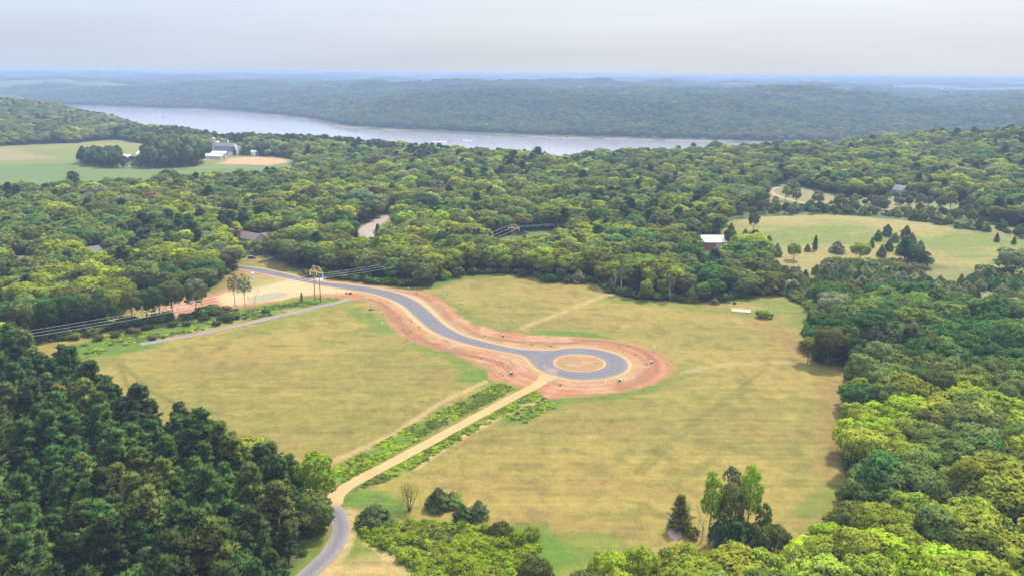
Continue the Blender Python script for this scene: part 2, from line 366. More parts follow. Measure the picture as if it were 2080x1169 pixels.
oldpath = smooth([at(a, b)[:2] for a, b in [(285, 699), (340, 690), (400, 679), (470, 664), (540, 648), (600, 634), (650, 622), (690, 613), (712, 606)]], 6)
SWALE_U = smooth([at(a, b)[:2] for a, b in [(800, 590), (850, 600), (890, 628), (925, 660), (980, 684), (1060, 694), (1140, 697), (1210, 692), (1290, 706), (1325, 726), (1328, 746), (1305, 768), (1260, 786)]], 6)
SWALE_L = smooth([at(a, b)[:2] for a, b in [(740, 606), (775, 618), (800, 645), (830, 676), (880, 700), (940, 718), (1000, 732), (1030, 746), (1040, 762)]], 6)

# ------------------------------------------------------------------ base colours of the ground
STRAW = np.array((0.178, 0.138, 0.033)); OLIVE = np.array((0.112, 0.105, 0.025)); BROWN = np.array((0.160, 0.095, 0.036)); LUSH = np.array((0.066, 0.112, 0.013))
FLOOR = np.array((0.060, 0.062, 0.025)); SOIL = np.array((0.240, 0.104, 0.048)); SAND = np.array((0.33, 0.203, 0.098)); MEADOW = np.array((0.19, 0.215, 0.055))
green_bits = [  # lush strips: line in pixels, half width in metres, strength
    ([(690, 965), (760, 925), (860, 868), (960, 818), (1030, 782)], 4.6, 1.0), ([(710, 985), (800, 955), (900, 895), (1000, 838), (1085, 797)], 4.2, 1.0),
    ([(1040, 852), (1090, 825), (1120, 818)], 5.5, 0.8), ([(1120, 814), (1200, 812), (1300, 797), (1350, 780)], 2.6, 0.75), ([(955, 768), (985, 760)], 6, 0.8),
    ([(870, 583), (930, 566), (1000, 559)], 4.5, 0.9), ([(1100, 676), (1180, 678), (1240, 688)], 3.5, 1.0), ([(885, 600), (920, 628), (970, 655)], 4.5, 0.55), ([(1220, 606), (1330, 616), (1450, 630), (1560, 640)], 6.5, 0.55),
    ([(165, 720), (230, 712), (290, 700)], 8, 0.95), ([(180, 705), (320, 672), (450, 646), (560, 624), (640, 608), (690, 605)], 9.0, 0.95), ([(700, 612), (690, 622), (600, 648), (480, 680)], 7, 0.40),
    ([(715, 630), (760, 650), (780, 672)], 6, 0.65), ([(840, 700), (920, 728), (975, 765), (985, 780)], 4.5, 0.6), ([(1380, 765), (1385, 745)], 4, 0.5), ([(690, 1020), (760, 1010), (800, 1030)], 6, 0.9),
    ([(750, 1100), (850, 1090), (950, 1100), (1060, 1100)], 10, 0.75), ([(900, 1140), (1000, 1150), (1080, 1130)], 12, 0.9), ([(1130, 1140), (1200, 1110)], 9, 0.6), ([(1640, 1040), (1700, 990)], 4, 0.55), ([(1440, 605), (1560, 612), (1630, 640), (1640, 660)], 9, 0.6),
    ([(690, 1110), (650, 1150), (600, 1190)], 2.0, 0.6), ([(640, 1090), (610, 1140), (570, 1175)], 3.5, 0.8)]
tan_bits = [([(1060, 665), (1140, 635), (1235, 597)], 2.0, 0.6), ([(1215, 575), (1220, 588), (1245, 600)], 2.2, 0.9), ([(560, 965), (680, 935), (800, 880), (900, 815), (985, 775)], 1.5, 0.65),
            ([(840, 950), (930, 890), (1020, 842), (1100, 812)], 1.6, 0.8), ([(1380, 758), (1470, 740), (1600, 735)], 2.0, 0.3), ([(1400, 752), (1500, 735), (1580, 733)], 1.8, 0.2), ([(1380, 800), (1500, 755)], 0.7, 0.0),
            ([(705, 1040), (712, 1075), (690, 1120), (650, 1165)], 2.6, 0.75), ([(650, 1180), (760, 1140), (830, 1165)], 5, 0.5), ([(740, 1100), (790, 1135), (880, 1165)], 0.9, 0.5)]
brown_bits = [([(1430, 622), (1520, 640), (1600, 690), (1640, 720)], 7, 0.8), ([(1690, 780), (1700, 880), (1690, 960)], 7, 0.6), ([(960, 870), (1080, 930)], 12, 0.3), ([(930, 970), (1060, 1000)], 9, 0.45), ([(1100, 1060), (1250, 1080)], 8, 0.45)]
rut_bits = [([(1290, 960), (1350, 900), (1420, 845), (1500, 790), (1560, 745)], 1.1, 0.5), ([(1305, 962), (1365, 902), (1432, 847), (1512, 792)], 1.1, 0.4), ([(250, 740), (300, 790), (380, 830), (480, 845)], 1.1, 0.5), ([(240, 735), (262, 790), (300, 830)], 1.1, 0.45)]
GB = [(poly(p), w_, s_) for p, w_, s_ in green_bits]; TB = [(poly(p), w_, s_) for p, w_, s_ in tan_bits]; BB = [(poly(p), w_, s_ * 0.7) for p, w_, s_ in brown_bits]; RB = [(poly(p), w_, s_) for p, w_, s_ in rut_bits]
def mixc(C, col, f): return C + (np.asarray(col) - C) * np.clip(f, 0, 1)[:, None]
def soft(P, x, y, w, wig=4.0, sc=9.0, s=0):
    d = segdist(P, x, y) + (fbm(x / sc, y / sc, 40 + s, 3) - 0.5) * wig * 2
    return 1 - sstep(w * 0.55, w * 1.25, d)
def near_box(P, x, y, pad):
    lo = P.min(0) - pad; hi = P.max(0) + pad
    return (x > lo[0]) & (x < hi[0]) & (y > lo[1]) & (y < hi[1])
def grass_col(x, y):
    """dry field with olive and brown drifts"""
    a = fbm(x / 55, y / 38, 1, 4); b = fbm(x / 26 + 9, y / 17, 2, 4); c = fbm(x / 7, y / 5, 3, 3)
    C = np.tile(STRAW, (len(x), 1))
    C = mixc(C, OLIVE, sstep(0.44, 0.66, a) * 0.55); C = mixc(C, BROWN, sstep(0.50, 0.72, b) * 0.32); C = mixc(C, OLIVE * 0.85, sstep(0.52, 0.70, c) * 0.6)
    C = mixc(C, STRAW * 1.12, sstep(0.60, 0.78, fbm(x / 14, y / 9, 8, 3)) * 0.6)
    return C
def zone_col(x, y):
    C = grass_col(x, y)
    for k, (P, w, s) in enumerate(BB):
        q = near_box(P, x, y, 30); C[q] = mixc(C[q], BROWN * 1.02, soft(P, x[q], y[q], w, w * 0.6, 14, k) * s)
    for k, (P, w, s) in enumerate(GB):
        q = near_box(P, x, y, 30); g = soft(P, x[q], y[q], w, w * 0.45, 7, k)
        n = 0.75 + 0.5 * fbm(x[q] / 5, y[q] / 5, 60 + k, 3)
        C[q] = mixc(C[q], LUSH, g * s * n)
    for k, (P, w, s) in enumerate(TB):
        q = near_box(P, x, y, 20); C[q] = mixc(C[q], (0.290, 0.198, 0.092), soft(P, x[q], y[q], w, w * 0.25, 6, k) * s)
    for k, (P, w, s) in enumerate(RB):
        q = near_box(P, x, y, 20); C[q] = mixc(C[q], OLIVE * 0.62, soft(P, x[q], y[q], w, 0.3, 6, k) * s * (0.4 + 0.9 * fbm(x[q] / 18, y[q] / 18, 70, 2)))
    return C
def all_open(x, y):
    o = np.zeros(len(x), bool)
    for P in [MAIN, LOT, ROADSTRIP, FARM, HILLF, UPF, UPF2, DRIVE, CORR, BARNC, GAP] + FARFIELDS: o |= inside(P, x, y)
    return o
crop_edge = poly([(-400, 352), (0, 334), (160, 330), (420, 343), (600, 330), (620, 360), (300, 380), (0, 420), (-400, 440)])
stubble = poly([(440, 333), (470, 322), (520, 319), (575, 322), (580, 330), (545, 335), (500, 334)])
tanstrip = poly([(-300, 306), (0, 302), (90, 316), (120, 322), (0, 326), (-300, 330)])
def ground_col(x, y):
    z = h(x, y)
    C = np.tile(FLOOR, (len(x), 1))
    C = mixc(C, (0.045, 0.075, 0.02), fbm(x / 12, y / 12, 12, 3) * 1.0)
    q = inside(MAIN, x, y) | inside(LOT, x, y) | inside(ROADSTRIP, x, y)
    d = np.minimum(sdf(MAIN, x, y), np.minimum(sdf(LOT, x, y), sdf(ROADSTRIP, x, y)))
    f = 1 - sstep(-2, 5, d + (fbm(x / 9, y / 9, 14, 3) - 0.5) * 8)
    w = f > 0
    C[w] = mixc(C[w], 0, 0 * f[w]); Z = zone_col(x[w], y[w]); C[w] = C[w] * (1 - f[w])[:, None] + Z * f[w][:, None]
    # hill pasture, rough meadow, the farm
    for P, c1_, c2_ in ((HILLF, (0.180, 0.152, 0.050), (0.112, 0.132, 0.030)), (UPF, (0.158, 0.142, 0.056), (0.106, 0.119, 0.040)), (UPF2, (0.178, 0.132, 0.059), (0.112, 0.112, 0.040)), (SCRUB, (0.112, 0.122, 0.036), (0.145, 0.125, 0.046)), (CORR, (0.106, 0.132, 0.033), (0.079, 0.112, 0.026)), (BARNC, (0.106, 0.125, 0.033), (0.132, 0.132, 0.046)), (DRIVE, (0.132, 0.139, 0.040), (0.086, 0.119, 0.026))):
        f = 1 - sstep(-4, 6, sdf(P, x, y) + (fbm(x / 16, y / 16, 15, 3) - 0.5) * 10); w = f > 0
        k = sstep(0.50, 0.68, fbm(x[w] / 60, y[w] / 28, 16, 4) + 0.16 * sstep(330, 400, x[w]) - 0.1 * sstep(620, 650, y[w]))[:, None]; Q = np.array(c1_) * (1 - k) + np.array(c2_) * k
        C[w] = C[w] * (1 - f[w])[:, None] + Q * f[w][:, None]
    f = 1 - sstep(-3, 5, sdf(FARM, x, y, 90)); w = f > 0
    k = sstep(0.3, 0.7, fbm(x[w] / 150, y[w] / 60, 18, 3))[:, None]; Q = np.array((0.140, 0.140, 0.042)) * (1 - k) + np.array((0.115, 0.128, 0.036)) * k
    C[w] = C[w] * (1 - f[w])[:, None] + Q * f[w][:, None]
    for P, c_, e in ((crop_edge, (0.082, 0.118, 0.034), 14), (tanstrip, (0.178, 0.142, 0.066), 10), (stubble, (0.343, 0.191, 0.106), 8)):
        f = (1 - sstep(-e, e, sdf(P, x, y, 90) + (fbm(x / 40, y / 40, 19, 2) - 0.5) * 12)) * inside(FARM, x, y); w = f > 0
        C[w] = mixc(C[w], c_, f[w])
    for P in FARFIELDS:
        q = inside(P, x, y); C[q] = mixc(C[q], (0.130, 0.115, 0.058), np.ones(q.sum()))
    far = y > np.interp(x, FX, FY)
    b = far & (z < WATER + 1.5) & (fbm(x / 170, y / 170, 23, 3) > 0.52); C[b] = (0.17, 0.125, 0.08)
    b = far & ~b; C[b] = mixc(C[b], (0.040, 0.062, 0.024), 0.8 * np.ones(b.sum()))
    # farmland mosaic on the plateau a long way off
    q = far & (np.hypot(x, y) > 6500); k = fbm(x[q] / 900, y[q] / 500, 27, 3); C[q] = mixc(C[q], (0.100, 0.102, 0.048), sstep(0.62, 0.68, k) * 0.9)
    return C

# ------------------------------------------------------------------ the ground: one sheet out to the horizon
NR, NA = 900, 640
rr = np.geomspace(70, 26000, NR); aa = np.linspace(R(-46), R(46), NA)
RR, AA = np.meshgrid(rr, aa, indexing='ij')
gx = (RR * np.sin(AA)).ravel(); gy = (RR * np.cos(AA)).ravel()
gz = h(gx, gy)
idx = np.arange(NR * NA).reshape(NR, NA)
quads = np.stack([idx[:-1, :-1], idx[:-1, 1:], idx[1:, 1:], idx[1:, :-1]], -1).reshape(-1, 4)
M_ground = vcol_mat('meadow_ground', 0.36, 0.25, 0.95, 0.8, 1.5, 0.5)
gme = mesh_np('ground', np.stack([gx, gy, gz], -1), quads=quads[:, ::-1], mats=(M_ground,), smooth_=True)
set_col(gme, ground_col(gx, gy))
ground = tag(obj('ground', gme), 'rolling dry grass fields and forest floor', kind='structure')

def drape(name, outline, res, z_off, colfn, material, holes=(), kind='structure', label=None):
    """a sheet lying on the ground inside an outline"""
    P = np.asarray(outline, float); lo = P.min(0); hi = P.max(0)
    X, Y = np.meshgrid(np.arange(lo[0], hi[0], res), np.arange(lo[1], hi[1], res)); X = X.ravel() + 0.0137; Y = Y.ravel() + 0.0171
    k = sdf(P, X, Y) < -res * 0.6
    for hl in holes: k &= sdf(np.asarray(hl), X, Y) > res * 0.6
    pts = [Vector(p) for p in P]; edges = [(i, (i + 1) % len(P)) for i in range(len(P))]
    for hl in holes:
        b = len(pts); pts += [Vector(p) for p in hl]; edges += [(b + i, b + (i + 1) % len(hl)) for i in range(len(hl))]
    pts += [Vector((a, b)) for a, b in zip(X[k], Y[k])]
    ov, oe, of, *_ = delaunay_2d_cdt(pts, edges, [], 1, 1e-4)
    V = np.array([(v.x, v.y) for v in ov]); F_ = np.array([f for f in of if len(f) == 3])
    c = V[F_].mean(1); keep = np.ones(len(F_), bool)
    for hl in holes: keep &= ~inside(np.asarray(hl), c[:, 0], c[:, 1])
    keep &= inside(P, c[:, 0], c[:, 1]); F_ = F_[keep]
    a = V[F_]; cr = (a[:, 1, 0] - a[:, 0, 0]) * (a[:, 2, 1] - a[:, 0, 1]) - (a[:, 1, 1] - a[:, 0, 1]) * (a[:, 2, 0] - a[:, 0, 0])
    F_[cr < 0] = F_[cr < 0][:, ::-1]
    me = mesh_np(name, np.column_stack([V, h(V[:, 0], V[:, 1]) + z_off]), quads=F_, mats=(material,), smooth_=True)
    me2 = me
    if colfn is not None: set_col(me2, colfn(V[:, 0], V[:, 1]))
    return tag(obj(name, me), label, kind=kind)
def ribbon(line, w, jag=0.0):
    P = np.asarray(line); n = len(P); l = []; r = []
    for i in range(n):
        t = P[min(i + 1, n - 1)] - P[max(i - 1, 0)]; t = t / np.linalg.norm(t); nn = np.array((-t[1], t[0])); ww = (w[i] if hasattr(w, '__len__') else w) / 2
        l.append(P[i] + nn * (ww + jag * (random.random() - 0.5))); r.append(P[i] - nn * (ww + jag * (random.random() - 0.5)))
    return np.array(l + r[::-1])
def dirt_col(x, y):
    n = fbm(x / 11, y / 11, 33, 4); C = np.tile(SOIL, (len(x), 1))
    C = mixc(C, (0.310, 0.186, 0.118), sstep(0.45, 0.7, n) * 0.7); C = mixc(C, (0.223, 0.118, 0.071), sstep(0.5, 0.75, fbm(x / 5, y / 5, 34, 3)) * 0.5)
    for P in (SWALE_U, SWALE_L):
        d = segdist(P, x, y) + (fbm(x / 6, y / 6, 35, 3) - 0.5) * 1.2
        C = mixc(C, (0.177, 0.084, 0.050), (1 - sstep(0.9, 3.0, d)) * 0.9)
        for k in (4.0, 5.2): C = mixc(C, (0.223, 0.115, 0.068), (1 - sstep(0.3, 1.0, np.abs(d - k))) * 0.5)
    ve = sdf(ROAD, x, y, 40); wv = ve + (fbm(x / 15, y / 15, 51, 2) - 0.5) * 3; C = C * (1 + 0.16 * np.sin(wv * 3.1) * sstep(0.35, 0.6, fbm(x / 24, y / 24, 52, 2)) + 0.10 * np.sin(wv * 1.3 + 1))[:, None]
    C = C * (0.89 + 0.22 * fbm(x / 1.9, y / 1.9, 53, 2))[:, None]
    C = mixc(C, (0.260, 0.186, 0.093), (1 - sstep(2.0, 6.5, ve + (fbm(x / 5, y / 5, 36, 3) - 0.5) * 6)) * 0.65)
    g = sstep(0.60, 0.72, fbm(x / 3.5, y / 3.5, 37, 3)) * sstep(2, 4, ve) * (1 - sstep(7, 11, ve)); C = mixc(C, (0.136, 0.136, 0.043), g * 0.6)
    f = 1 - sstep(-6, 1, sdf(SANDY, x, y) + (fbm(x / 12, y / 12, 38, 3) - 0.5) * 8); C = mixc(C, (0.360, 0.260, 0.130), f * 0.8)
    f = 1 - sstep(-4, 2, sdf(GREENLOT, x, y) + (fbm(x / 8, y / 8, 39, 3) - 0.5) * 8); C = mixc(C, (0.174, 0.167, 0.046), f * 0.75)
    d = sdf(DIRT, x, y, 30); f = sstep(-3.5, -0.2, d + (fbm(x / 4, y / 4, 41, 4) - 0.5) * 6); G = zone_col(x, y)
    return C * (1 - f)[:, None] + G * f[:, None]
jag = np.array([(vnoise(i * 0.9, 0.3, 77) - 0.5) * 1.6 for i in range(len(DIRT))])
M_soil = vcol_mat('bare_soil', 0.16, 0.45, 0.95, 0.8, 2.2)
drape('bare_soil', offset(DIRT, jag * 1.5), 0.9, 0.05, dirt_col, M_soil, label='graded salmon coloured bare soil beside the new road')
def sand_col(x, y):
    n = fbm(x / 6, y / 6, 43, 3)[:, None]; return SAND * (0.86 + 0.28 * n)
M_sand = vcol_mat('sandy_gravel', 0.10, 0.7, 0.95, 0.3, 4)
drape('gravel_shoulder', SHOULDER, 2.0, 0.10, sand_col, M_sand, label='pale gravel shoulder along the new asphalt')
drape('gravel_path', ribbon(track_sand, track_w, 0.25), 1.5, 0.13, lambda x, y: sand_col(x, y) * np.array((1.06, 1.0, 0.94)), M_sand, label='straight pale gravel track from the turning circle')
def asph_col(x, y):
    C = np.tile(np.array((0.108, 0.102, 0.112)), (len(x), 1)); d = -sdf(ROAD, x, y, 40); rd = np.abs(np.hypot(x - ring_c[0], y - ring_c[1]) - (ring_r + isl_r) / 2)
    C = C * (0.90 + 0.22 * fbm(x / 9, y / 9, 54, 3))[:, None] * (0.94 + 0.12 * fbm(x / 1.6, y / 1.6, 55, 2))[:, None]
    lane_d = np.where(np.hypot(x - ring_c[0], y - ring_c[1]) < ring_r, rd, np.abs(d - 3.6))
    C = mixc(C, (0.086, 0.081, 0.090), (1 - sstep(0.3, 1.1, np.abs(lane_d - 1.5))) * 0.55); C = mixc(C, (0.070, 0.066, 0.072), (1 - sstep(0.1, 0.45, lane_d)) * 0.5)
    C = mixc(C, (0.20, 0.155, 0.115), (1 - sstep(0.2, 1.3, d + (fbm(x / 2.5, y / 2.5, 56, 3) - 0.5) * 1.2)) * 0.5)
    q = at(1108, 752); C = mixc(C, (0.22, 0.155, 0.105), (1 - sstep(2, 11, np.hypot(x - q[0], y - q[1]))) * sstep(0.45, 0.7, fbm(x / 1.5, y / 5, 57, 3)) * 0.8)
    return C
M_asph = vcol_mat('asphalt', 0.10, 0.5, 0.8, 0.2, 5)
isl = arc(ring_c, isl_r, 0, 2 * math.pi, 73)[:-1]; isl_in = arc(ring_c, isl_r - 0.95, 0, 2 * math.pi, 73)[:-1]
drape('asphalt_road', ROAD, 0.8, 0.17, asph_col, M_asph, holes=(isl,), label='new dark asphalt road ending in a round turning circle')
drape('island_gravel', isl, 1.5, 0.20, sand_col, M_sand, holes=(isl_in,), label='pale gravel ring round the turning circle island')
def isl_col(x, y):
    n = fbm(x / 4, y / 4, 44, 4); C = np.tile(np.array((0.224, 0.132, 0.063)), (len(x), 1)); C = mixc(C, (0.251, 0.165, 0.086), sstep(0.5, 0.7, n)); return mixc(C, (0.139, 0.125, 0.040), sstep(0.56, 0.72, fbm(x / 2.5, y / 2.5, 45, 3)) * 0.6)
drape('island_soil', isl_in, 1.0, 0.24, isl_col, M_soil, label='round bare soil island inside the turning circle')
def lane_col(x, y):
    d = segdist(lane, x, y); C = np.tile(np.array((0.142, 0.129, 0.132)), (len(x), 1)); C = mixc(C, (0.096, 0.091, 0.099), (1 - sstep(0.2, 1.0, d)) * 0.8)
    C = mixc(C, (0.216, 0.180, 0.151), sstep(1.7, 2.3, d + (fbm(x / 3, y / 3, 46, 3) - 0.5)) * 0.7); return mixc(C, SAND, 1 - sstep(2, 9, np.hypot(x - lane[0][0], y - lane[0][1])))
drape('old_lane', ribbon(lane, lane_w), 0.8, 0.16, lane_col, vcol_mat('worn_asphalt', 0.08, 0.6, 0.85), label='worn grey asphalt lane curving out past the pine stand')
drape('field_path', ribbon(oldpath, 4.2, 0.5), 1.2, 0.09, lambda x, y: np.array((0.172, 0.149, 0.132)) * (0.85 + 0.3 * fbm(x / 4, y / 4, 47, 3))[:, None], vcol_mat('path_gravel', 0.1, 0.7), label='faded grey path along the edge of the field')
far_road = poly([(742, 492), (728, 470), (745, 456), (768, 443), (786, 437), (790, 442), (780, 452), (764, 463), (757, 474), (775, 492)])
drape('side_road', smooth(far_road, 3, True), 3, 0.15, lambda x, y: np.array((0.238, 0.188, 0.168)) * (0.9 + 0.2 * fbm(x / 9, y / 9, 48, 3))[:, None], vcol_mat('pink_gravel', 0.08, 0.4), label='pinkish gravel road bending into the wood')
dirt_track = smooth([at(a, b)[:2] for a, b in [(1584, 380), (1570, 385), (1567, 391), (1580, 399), (1610, 408), (1650, 417), (1668, 421)]], 6)
drape('dirt_track', ribbon(dirt_track, 5.5), 3, 0.3, lambda x, y: np.tile(np.array((0.277, 0.205, 0.132)), (len(x), 1)), vcol_mat('track_dirt', 0.1, 0.3), label='pale dirt track curving across the far meadow')
yard = poly([(1356, 1080), (1364, 1071), (1386, 1074), (1384, 1090), (1374, 1098), (1362, 1094)])
drive = smooth(poly([(652, 571), (660, 566), (676, 561), (700, 556), (712, 553), (700, 553), (676, 556), (656, 562), (640, 567)]), 3, True)
drape('gravel_yard', yard, 1.5, 0.1, lambda x, y: np.array((0.304, 0.218, 0.178)) * (0.88 + 0.24 * fbm(x / 3, y / 3, 49, 3))[:, None], vcol_mat('yard_gravel', 0.1, 0.7), label='small pinkish gravel yard behind bright crowns')

drape('house_drive', drive, 1.5, 0.22, lambda x, y: np.array((0.36, 0.33, 0.30)) * (0.88 + 0.24 * fbm(x / 3, y / 3, 58, 3))[:, None], vcol_mat('pale_drive', 0.1, 0.7), label='short pale drive meeting the new road behind the tall pylon')
# ------------------------------------------------------------------ water
def water_mat(name, col, rough, bump, scale):
    mt, n, l = mat(name); o = n.new('ShaderNodeOutputMaterial'); b = n.new('ShaderNodeBsdfPrincipled'); b.inputs['Base Color'].default_value = (*col, 1); b.inputs['Roughness'].default_value = rough; b.inputs['IOR'].default_value = 1.33
    t = n.new('ShaderNodeTexCoord'); z = n.new('ShaderNodeTexNoise'); z.inputs['Scale'].default_value = scale; z.inputs['Detail'].default_value = 3; l.new(t.outputs['Object'], z.inputs['Vector'])
    bu = n.new('ShaderNodeBump'); bu.inputs['Strength'].default_value = bump; bu.inputs['Distance'].default_value = 0.4; l.new(z.outputs[0], bu.inputs['Height']); l.new(bu.outputs[0], b.inputs['Normal']); l.new(b.outputs[0], o.inputs['Surface']); return mt
xs = np.concatenate([np.linspace(-8500, -2200, 40), np.linspace(-2200, 1400, 120), np.linspace(1400, 8500, 40)])
ya = np.interp(xs, NX, NY) - 700; yb = np.interp(xs, FX, FY) + 60
nW = len(xs); Vw = np.vstack([np.column_stack([xs, ya, np.full(nW, WATER)]), np.column_stack([xs, yb, np.full(nW, WATER)])])
Qw = np.array([(i, i + 1, nW + i + 1, nW + i) for i in range(nW - 1)])
river = tag(obj('river', mesh_np('river', Vw, quads=Qw, mats=(water_mat('river_water', (0.30, 0.28, 0.31), 0.10, 0.03, 0.05),))), 'wide pale river below the far bluff', kind='structure')
POND = smooth([at(a, b)[:2] for a, b in [(503, 609), (515, 602), (540, 597), (565, 594), (584, 596), (577, 602), (550, 608), (520, 613)]], 5, True)
def rim_col(x, y): return np.array((0.30, 0.20, 0.11)) * (0.8 + 0.4 * fbm(x / 2, y / 2, 50, 3))[:, None]
drape('pond_bank', offset(POND, 0.9), 1.5, 0.08, rim_col, M_soil, label='damp muddy bank round the small pond')
drape('pond', POND, 2.5, 0.12, None, water_mat('pond_water', (0.20, 0.165, 0.075), 0.10, 0.03, 0.8), label='small shallow pond on the graded lot')
# ------------------------------------------------------------------ plants: meshes
M_leaf = leaf_mat('broad_leaves', 0.44, 0.28, 0.42); M_needle = leaf_mat('pine_needles', 0.25, 0.40, 0.5); M_weed = leaf_mat('weed_leaves', 0.35, 0.3, 1.0)
M_bark = simple('grey_brown_bark', (0.11, 0.085, 0.065), 0.9, 0.3, 2.0, 0, (3, 3, 0.6)); M_pbark = simple('pine_bark', (0.17, 0.105, 0.075), 0.9, 0.3, 2.0, 0, (3, 3, 0.6)); M_grey = simple('grey_bark', (0.20, 0.18, 0.15), 0.9, 0.25, 1.5, 0, (2, 2, 0.6)); M_white = simple('pale_bark', (0.34, 0.31, 0.26), 0.8, 0.3, 1.2, 0, (1, 1, 3))
def rnd_unit(n, g):
    v = g.normal(size=(n, 3)); return v / np.linalg.norm(v, axis=1)[:, None]
def cards(C, Nn, sa, sb, g, along=None):
    """leaf clumps: one small lozenge each, centre C, facing N"""
    n = len(C); ref = rnd_unit(n, g) if along is None else along
    U = np.cross(Nn, ref); U /= np.linalg.norm(U, axis=1)[:, None] + 1e-9; Vv = np.cross(Nn, U)
    if along is not None: U, Vv = Vv, U
    sa = np.broadcast_to(np.asarray(sa, float), (n,))[:, None]; sb = np.broadcast_to(np.asarray(sb, float), (n,))[:, None]
    k = (g.random((n, 1)) - 0.5) * 0.5
    P = np.stack([C - U * sa, C - Vv * sb + U * sa * k + Nn * sb * 0.18, C + U * sa, C + Vv * sb + U * sa * k * 0.5 + Nn * sb * 0.18], 1)
    return P.reshape(-1, 3), np.arange(4 * n).reshape(n, 4)
def leaf_mesh(name, V, Q, NV, mt, wood=None, wmat=None):
    """wood: (verts, faces) of limbs added to the same mesh"""
    mats = [mt]
    P = V[Q]; gn = np.cross(P[:, 2] - P[:, 0], P[:, 3] - P[:, 1]); fl = (gn * NV[Q[:, 0]]).sum(1) < 0; Q = Q.copy(); Q[fl] = Q[fl][:, ::-1]      # every leaf's front faces the way its normal points
    me = bpy.data.meshes.new(name)
    nv = len(V); Fs = Q.tolist()
    if wood is not None:
        mats.append(wmat); Fs = Fs + [tuple(i + nv for i in f) for f in wood[1]]; V = np.vstack([V, np.array(wood[0])])
    me.from_pydata(V.tolist(), [], Fs)
    for q in mats: me.materials.append(q)
    mi = np.zeros(len(Fs), np.int32); mi[len(Q):] = 1; me.polygons.foreach_set('material_index', mi)
    me.polygons.foreach_set('use_smooth', np.ones(len(Fs), bool)); me.update()
    nn = np.zeros((len(V), 3), np.float32); nn[:nv] = NV / (np.linalg.norm(NV, axis=1)[:, None] + 1e-9)
    me.normals_split_custom_set_from_vertices(nn.tolist())
    return me
def limb_mesh(name, mb, mt):
    me = bpy.data.meshes.new(name); me.from_pydata(mb.v, [], mb.f); me.materials.append(mt); me.polygons.foreach_set('use_smooth', [True] * len(me.polygons)); me.update(); return me

def broad(seed, H=14.0, R_=5.0, z0=3.5, lobes=26, leaf=0.42, dens=1.0, flat_=1.0, low=0.0, limbs=True, lobe_r=0.34):
    """crown of a broadleaf tree: lobes of leaf clumps over an uneven egg; returns crown arrays and limbs"""
    g = np.random.default_rng(seed); cz = (H + z0) / 2 + 0.4; rz = (H - z0) / 2
    i = np.arange(lobes) + 0.5; ph = i * 2.39996 + g.random() * 6; zz = 1 - 2 * i / lobes; zz = zz * 0.78 + 0.20 + g.normal(size=lobes) * 0.07; zz = np.clip(zz, -0.75, 1)
    rr_ = np.sqrt(np.maximum(0, 1 - zz ** 2)); D = np.column_stack([rr_ * np.cos(ph), rr_ * np.sin(ph), zz])
    ext = 0.60 + 0.30 * g.random(lobes) + 0.10 * np.sin(ph * 2 + seed)
    LC = np.column_stack([D[:, 0] * R_ * ext, D[:, 1] * R_ * ext, cz + D[:, 2] * rz * (0.55 + 0.35 * g.random(lobes)) * flat_])
    LR = R_ * lobe_r * (0.65 + 0.7 * g.random(lobes))
    Cs, Ns, Vn = [], [], []
    for c, r, d in zip(LC, LR, D):
        n = max(5, int(dens * 5.2 * r * r / (leaf * leaf)))
        u = rnd_unit(n, g) + d * 0.55 + np.array((0, 0, 0.35)); u /= np.linalg.norm(u, axis=1)[:, None]
        rad = r * (0.62 + 0.45 * g.random(n) ** 0.7) * (1 + 0.18 * np.sin(u[:, 0] * 5 + c[0]) * np.cos(u[:, 1] * 5 + c[1]))
        p = c + u * rad[:, None] * np.array((1, 1, 0.85)); Cs.append(p)
        q = u + 0.75 * rnd_unit(n, g); Ns.append(q / np.linalg.norm(q, axis=1)[:, None]); Vn.append(0.85 * u + 0.30 * d + 0.35 * rnd_unit(n, g))
    n = int(dens * 0.9 * R_ * R_ / (leaf * leaf) * (0.5 + low))           # inner and low foliage
    a = g.random(n) * 6.283; rad = R_ * 0.75 * np.sqrt(g.random(n)); zt = z0 * (1 - low) + (cz - z0 * (1 - low)) * g.random(n)
    p = np.column_stack([rad * np.cos(a), rad * np.sin(a), zt + 0.3]); Cs.append(p); u = rnd_unit(n, g); Ns.append(u); Vn.append(np.column_stack([np.cos(a), np.sin(a), 0.2 * np.ones(n)]) + 0.3 * u)
    C = np.vstack(Cs); Nn = np.vstack(Ns); NV = np.vstack(Vn); s = leaf * (0.7 + 0.6 * g.random(len(C)))
    V, Q = cards(C, Nn, s, s * 0.72, g)
    mb = MB(); t0 = Vector((0, 0, -0.6)); t1 = Vector((g.normal() * 0.25, g.normal() * 0.25, z0 + 1.0)); t2 = Vector((t1.x + g.normal() * .4, t1.y + g.normal() * .4, cz + rz * 0.35))
    b = 0.018 * H + 0.04; mb.tube([t0, t1, t2], [b, b * 0.72, b * 0.2], 7)
    if limbs:
        for k in g.permutation(lobes)[:9]:
            o = t1.lerp(t2, 0.1 + 0.5 * g.random()); e = Vector(LC[k]); mdl = o.lerp(e, 0.5) + Vector((0, 0, 0.5)); mb.tube([o, mdl, e], [b * 0.42, b * 0.28, b * 0.1], 5)
    return V, Q, np.repeat(NV, 4, 0), mb
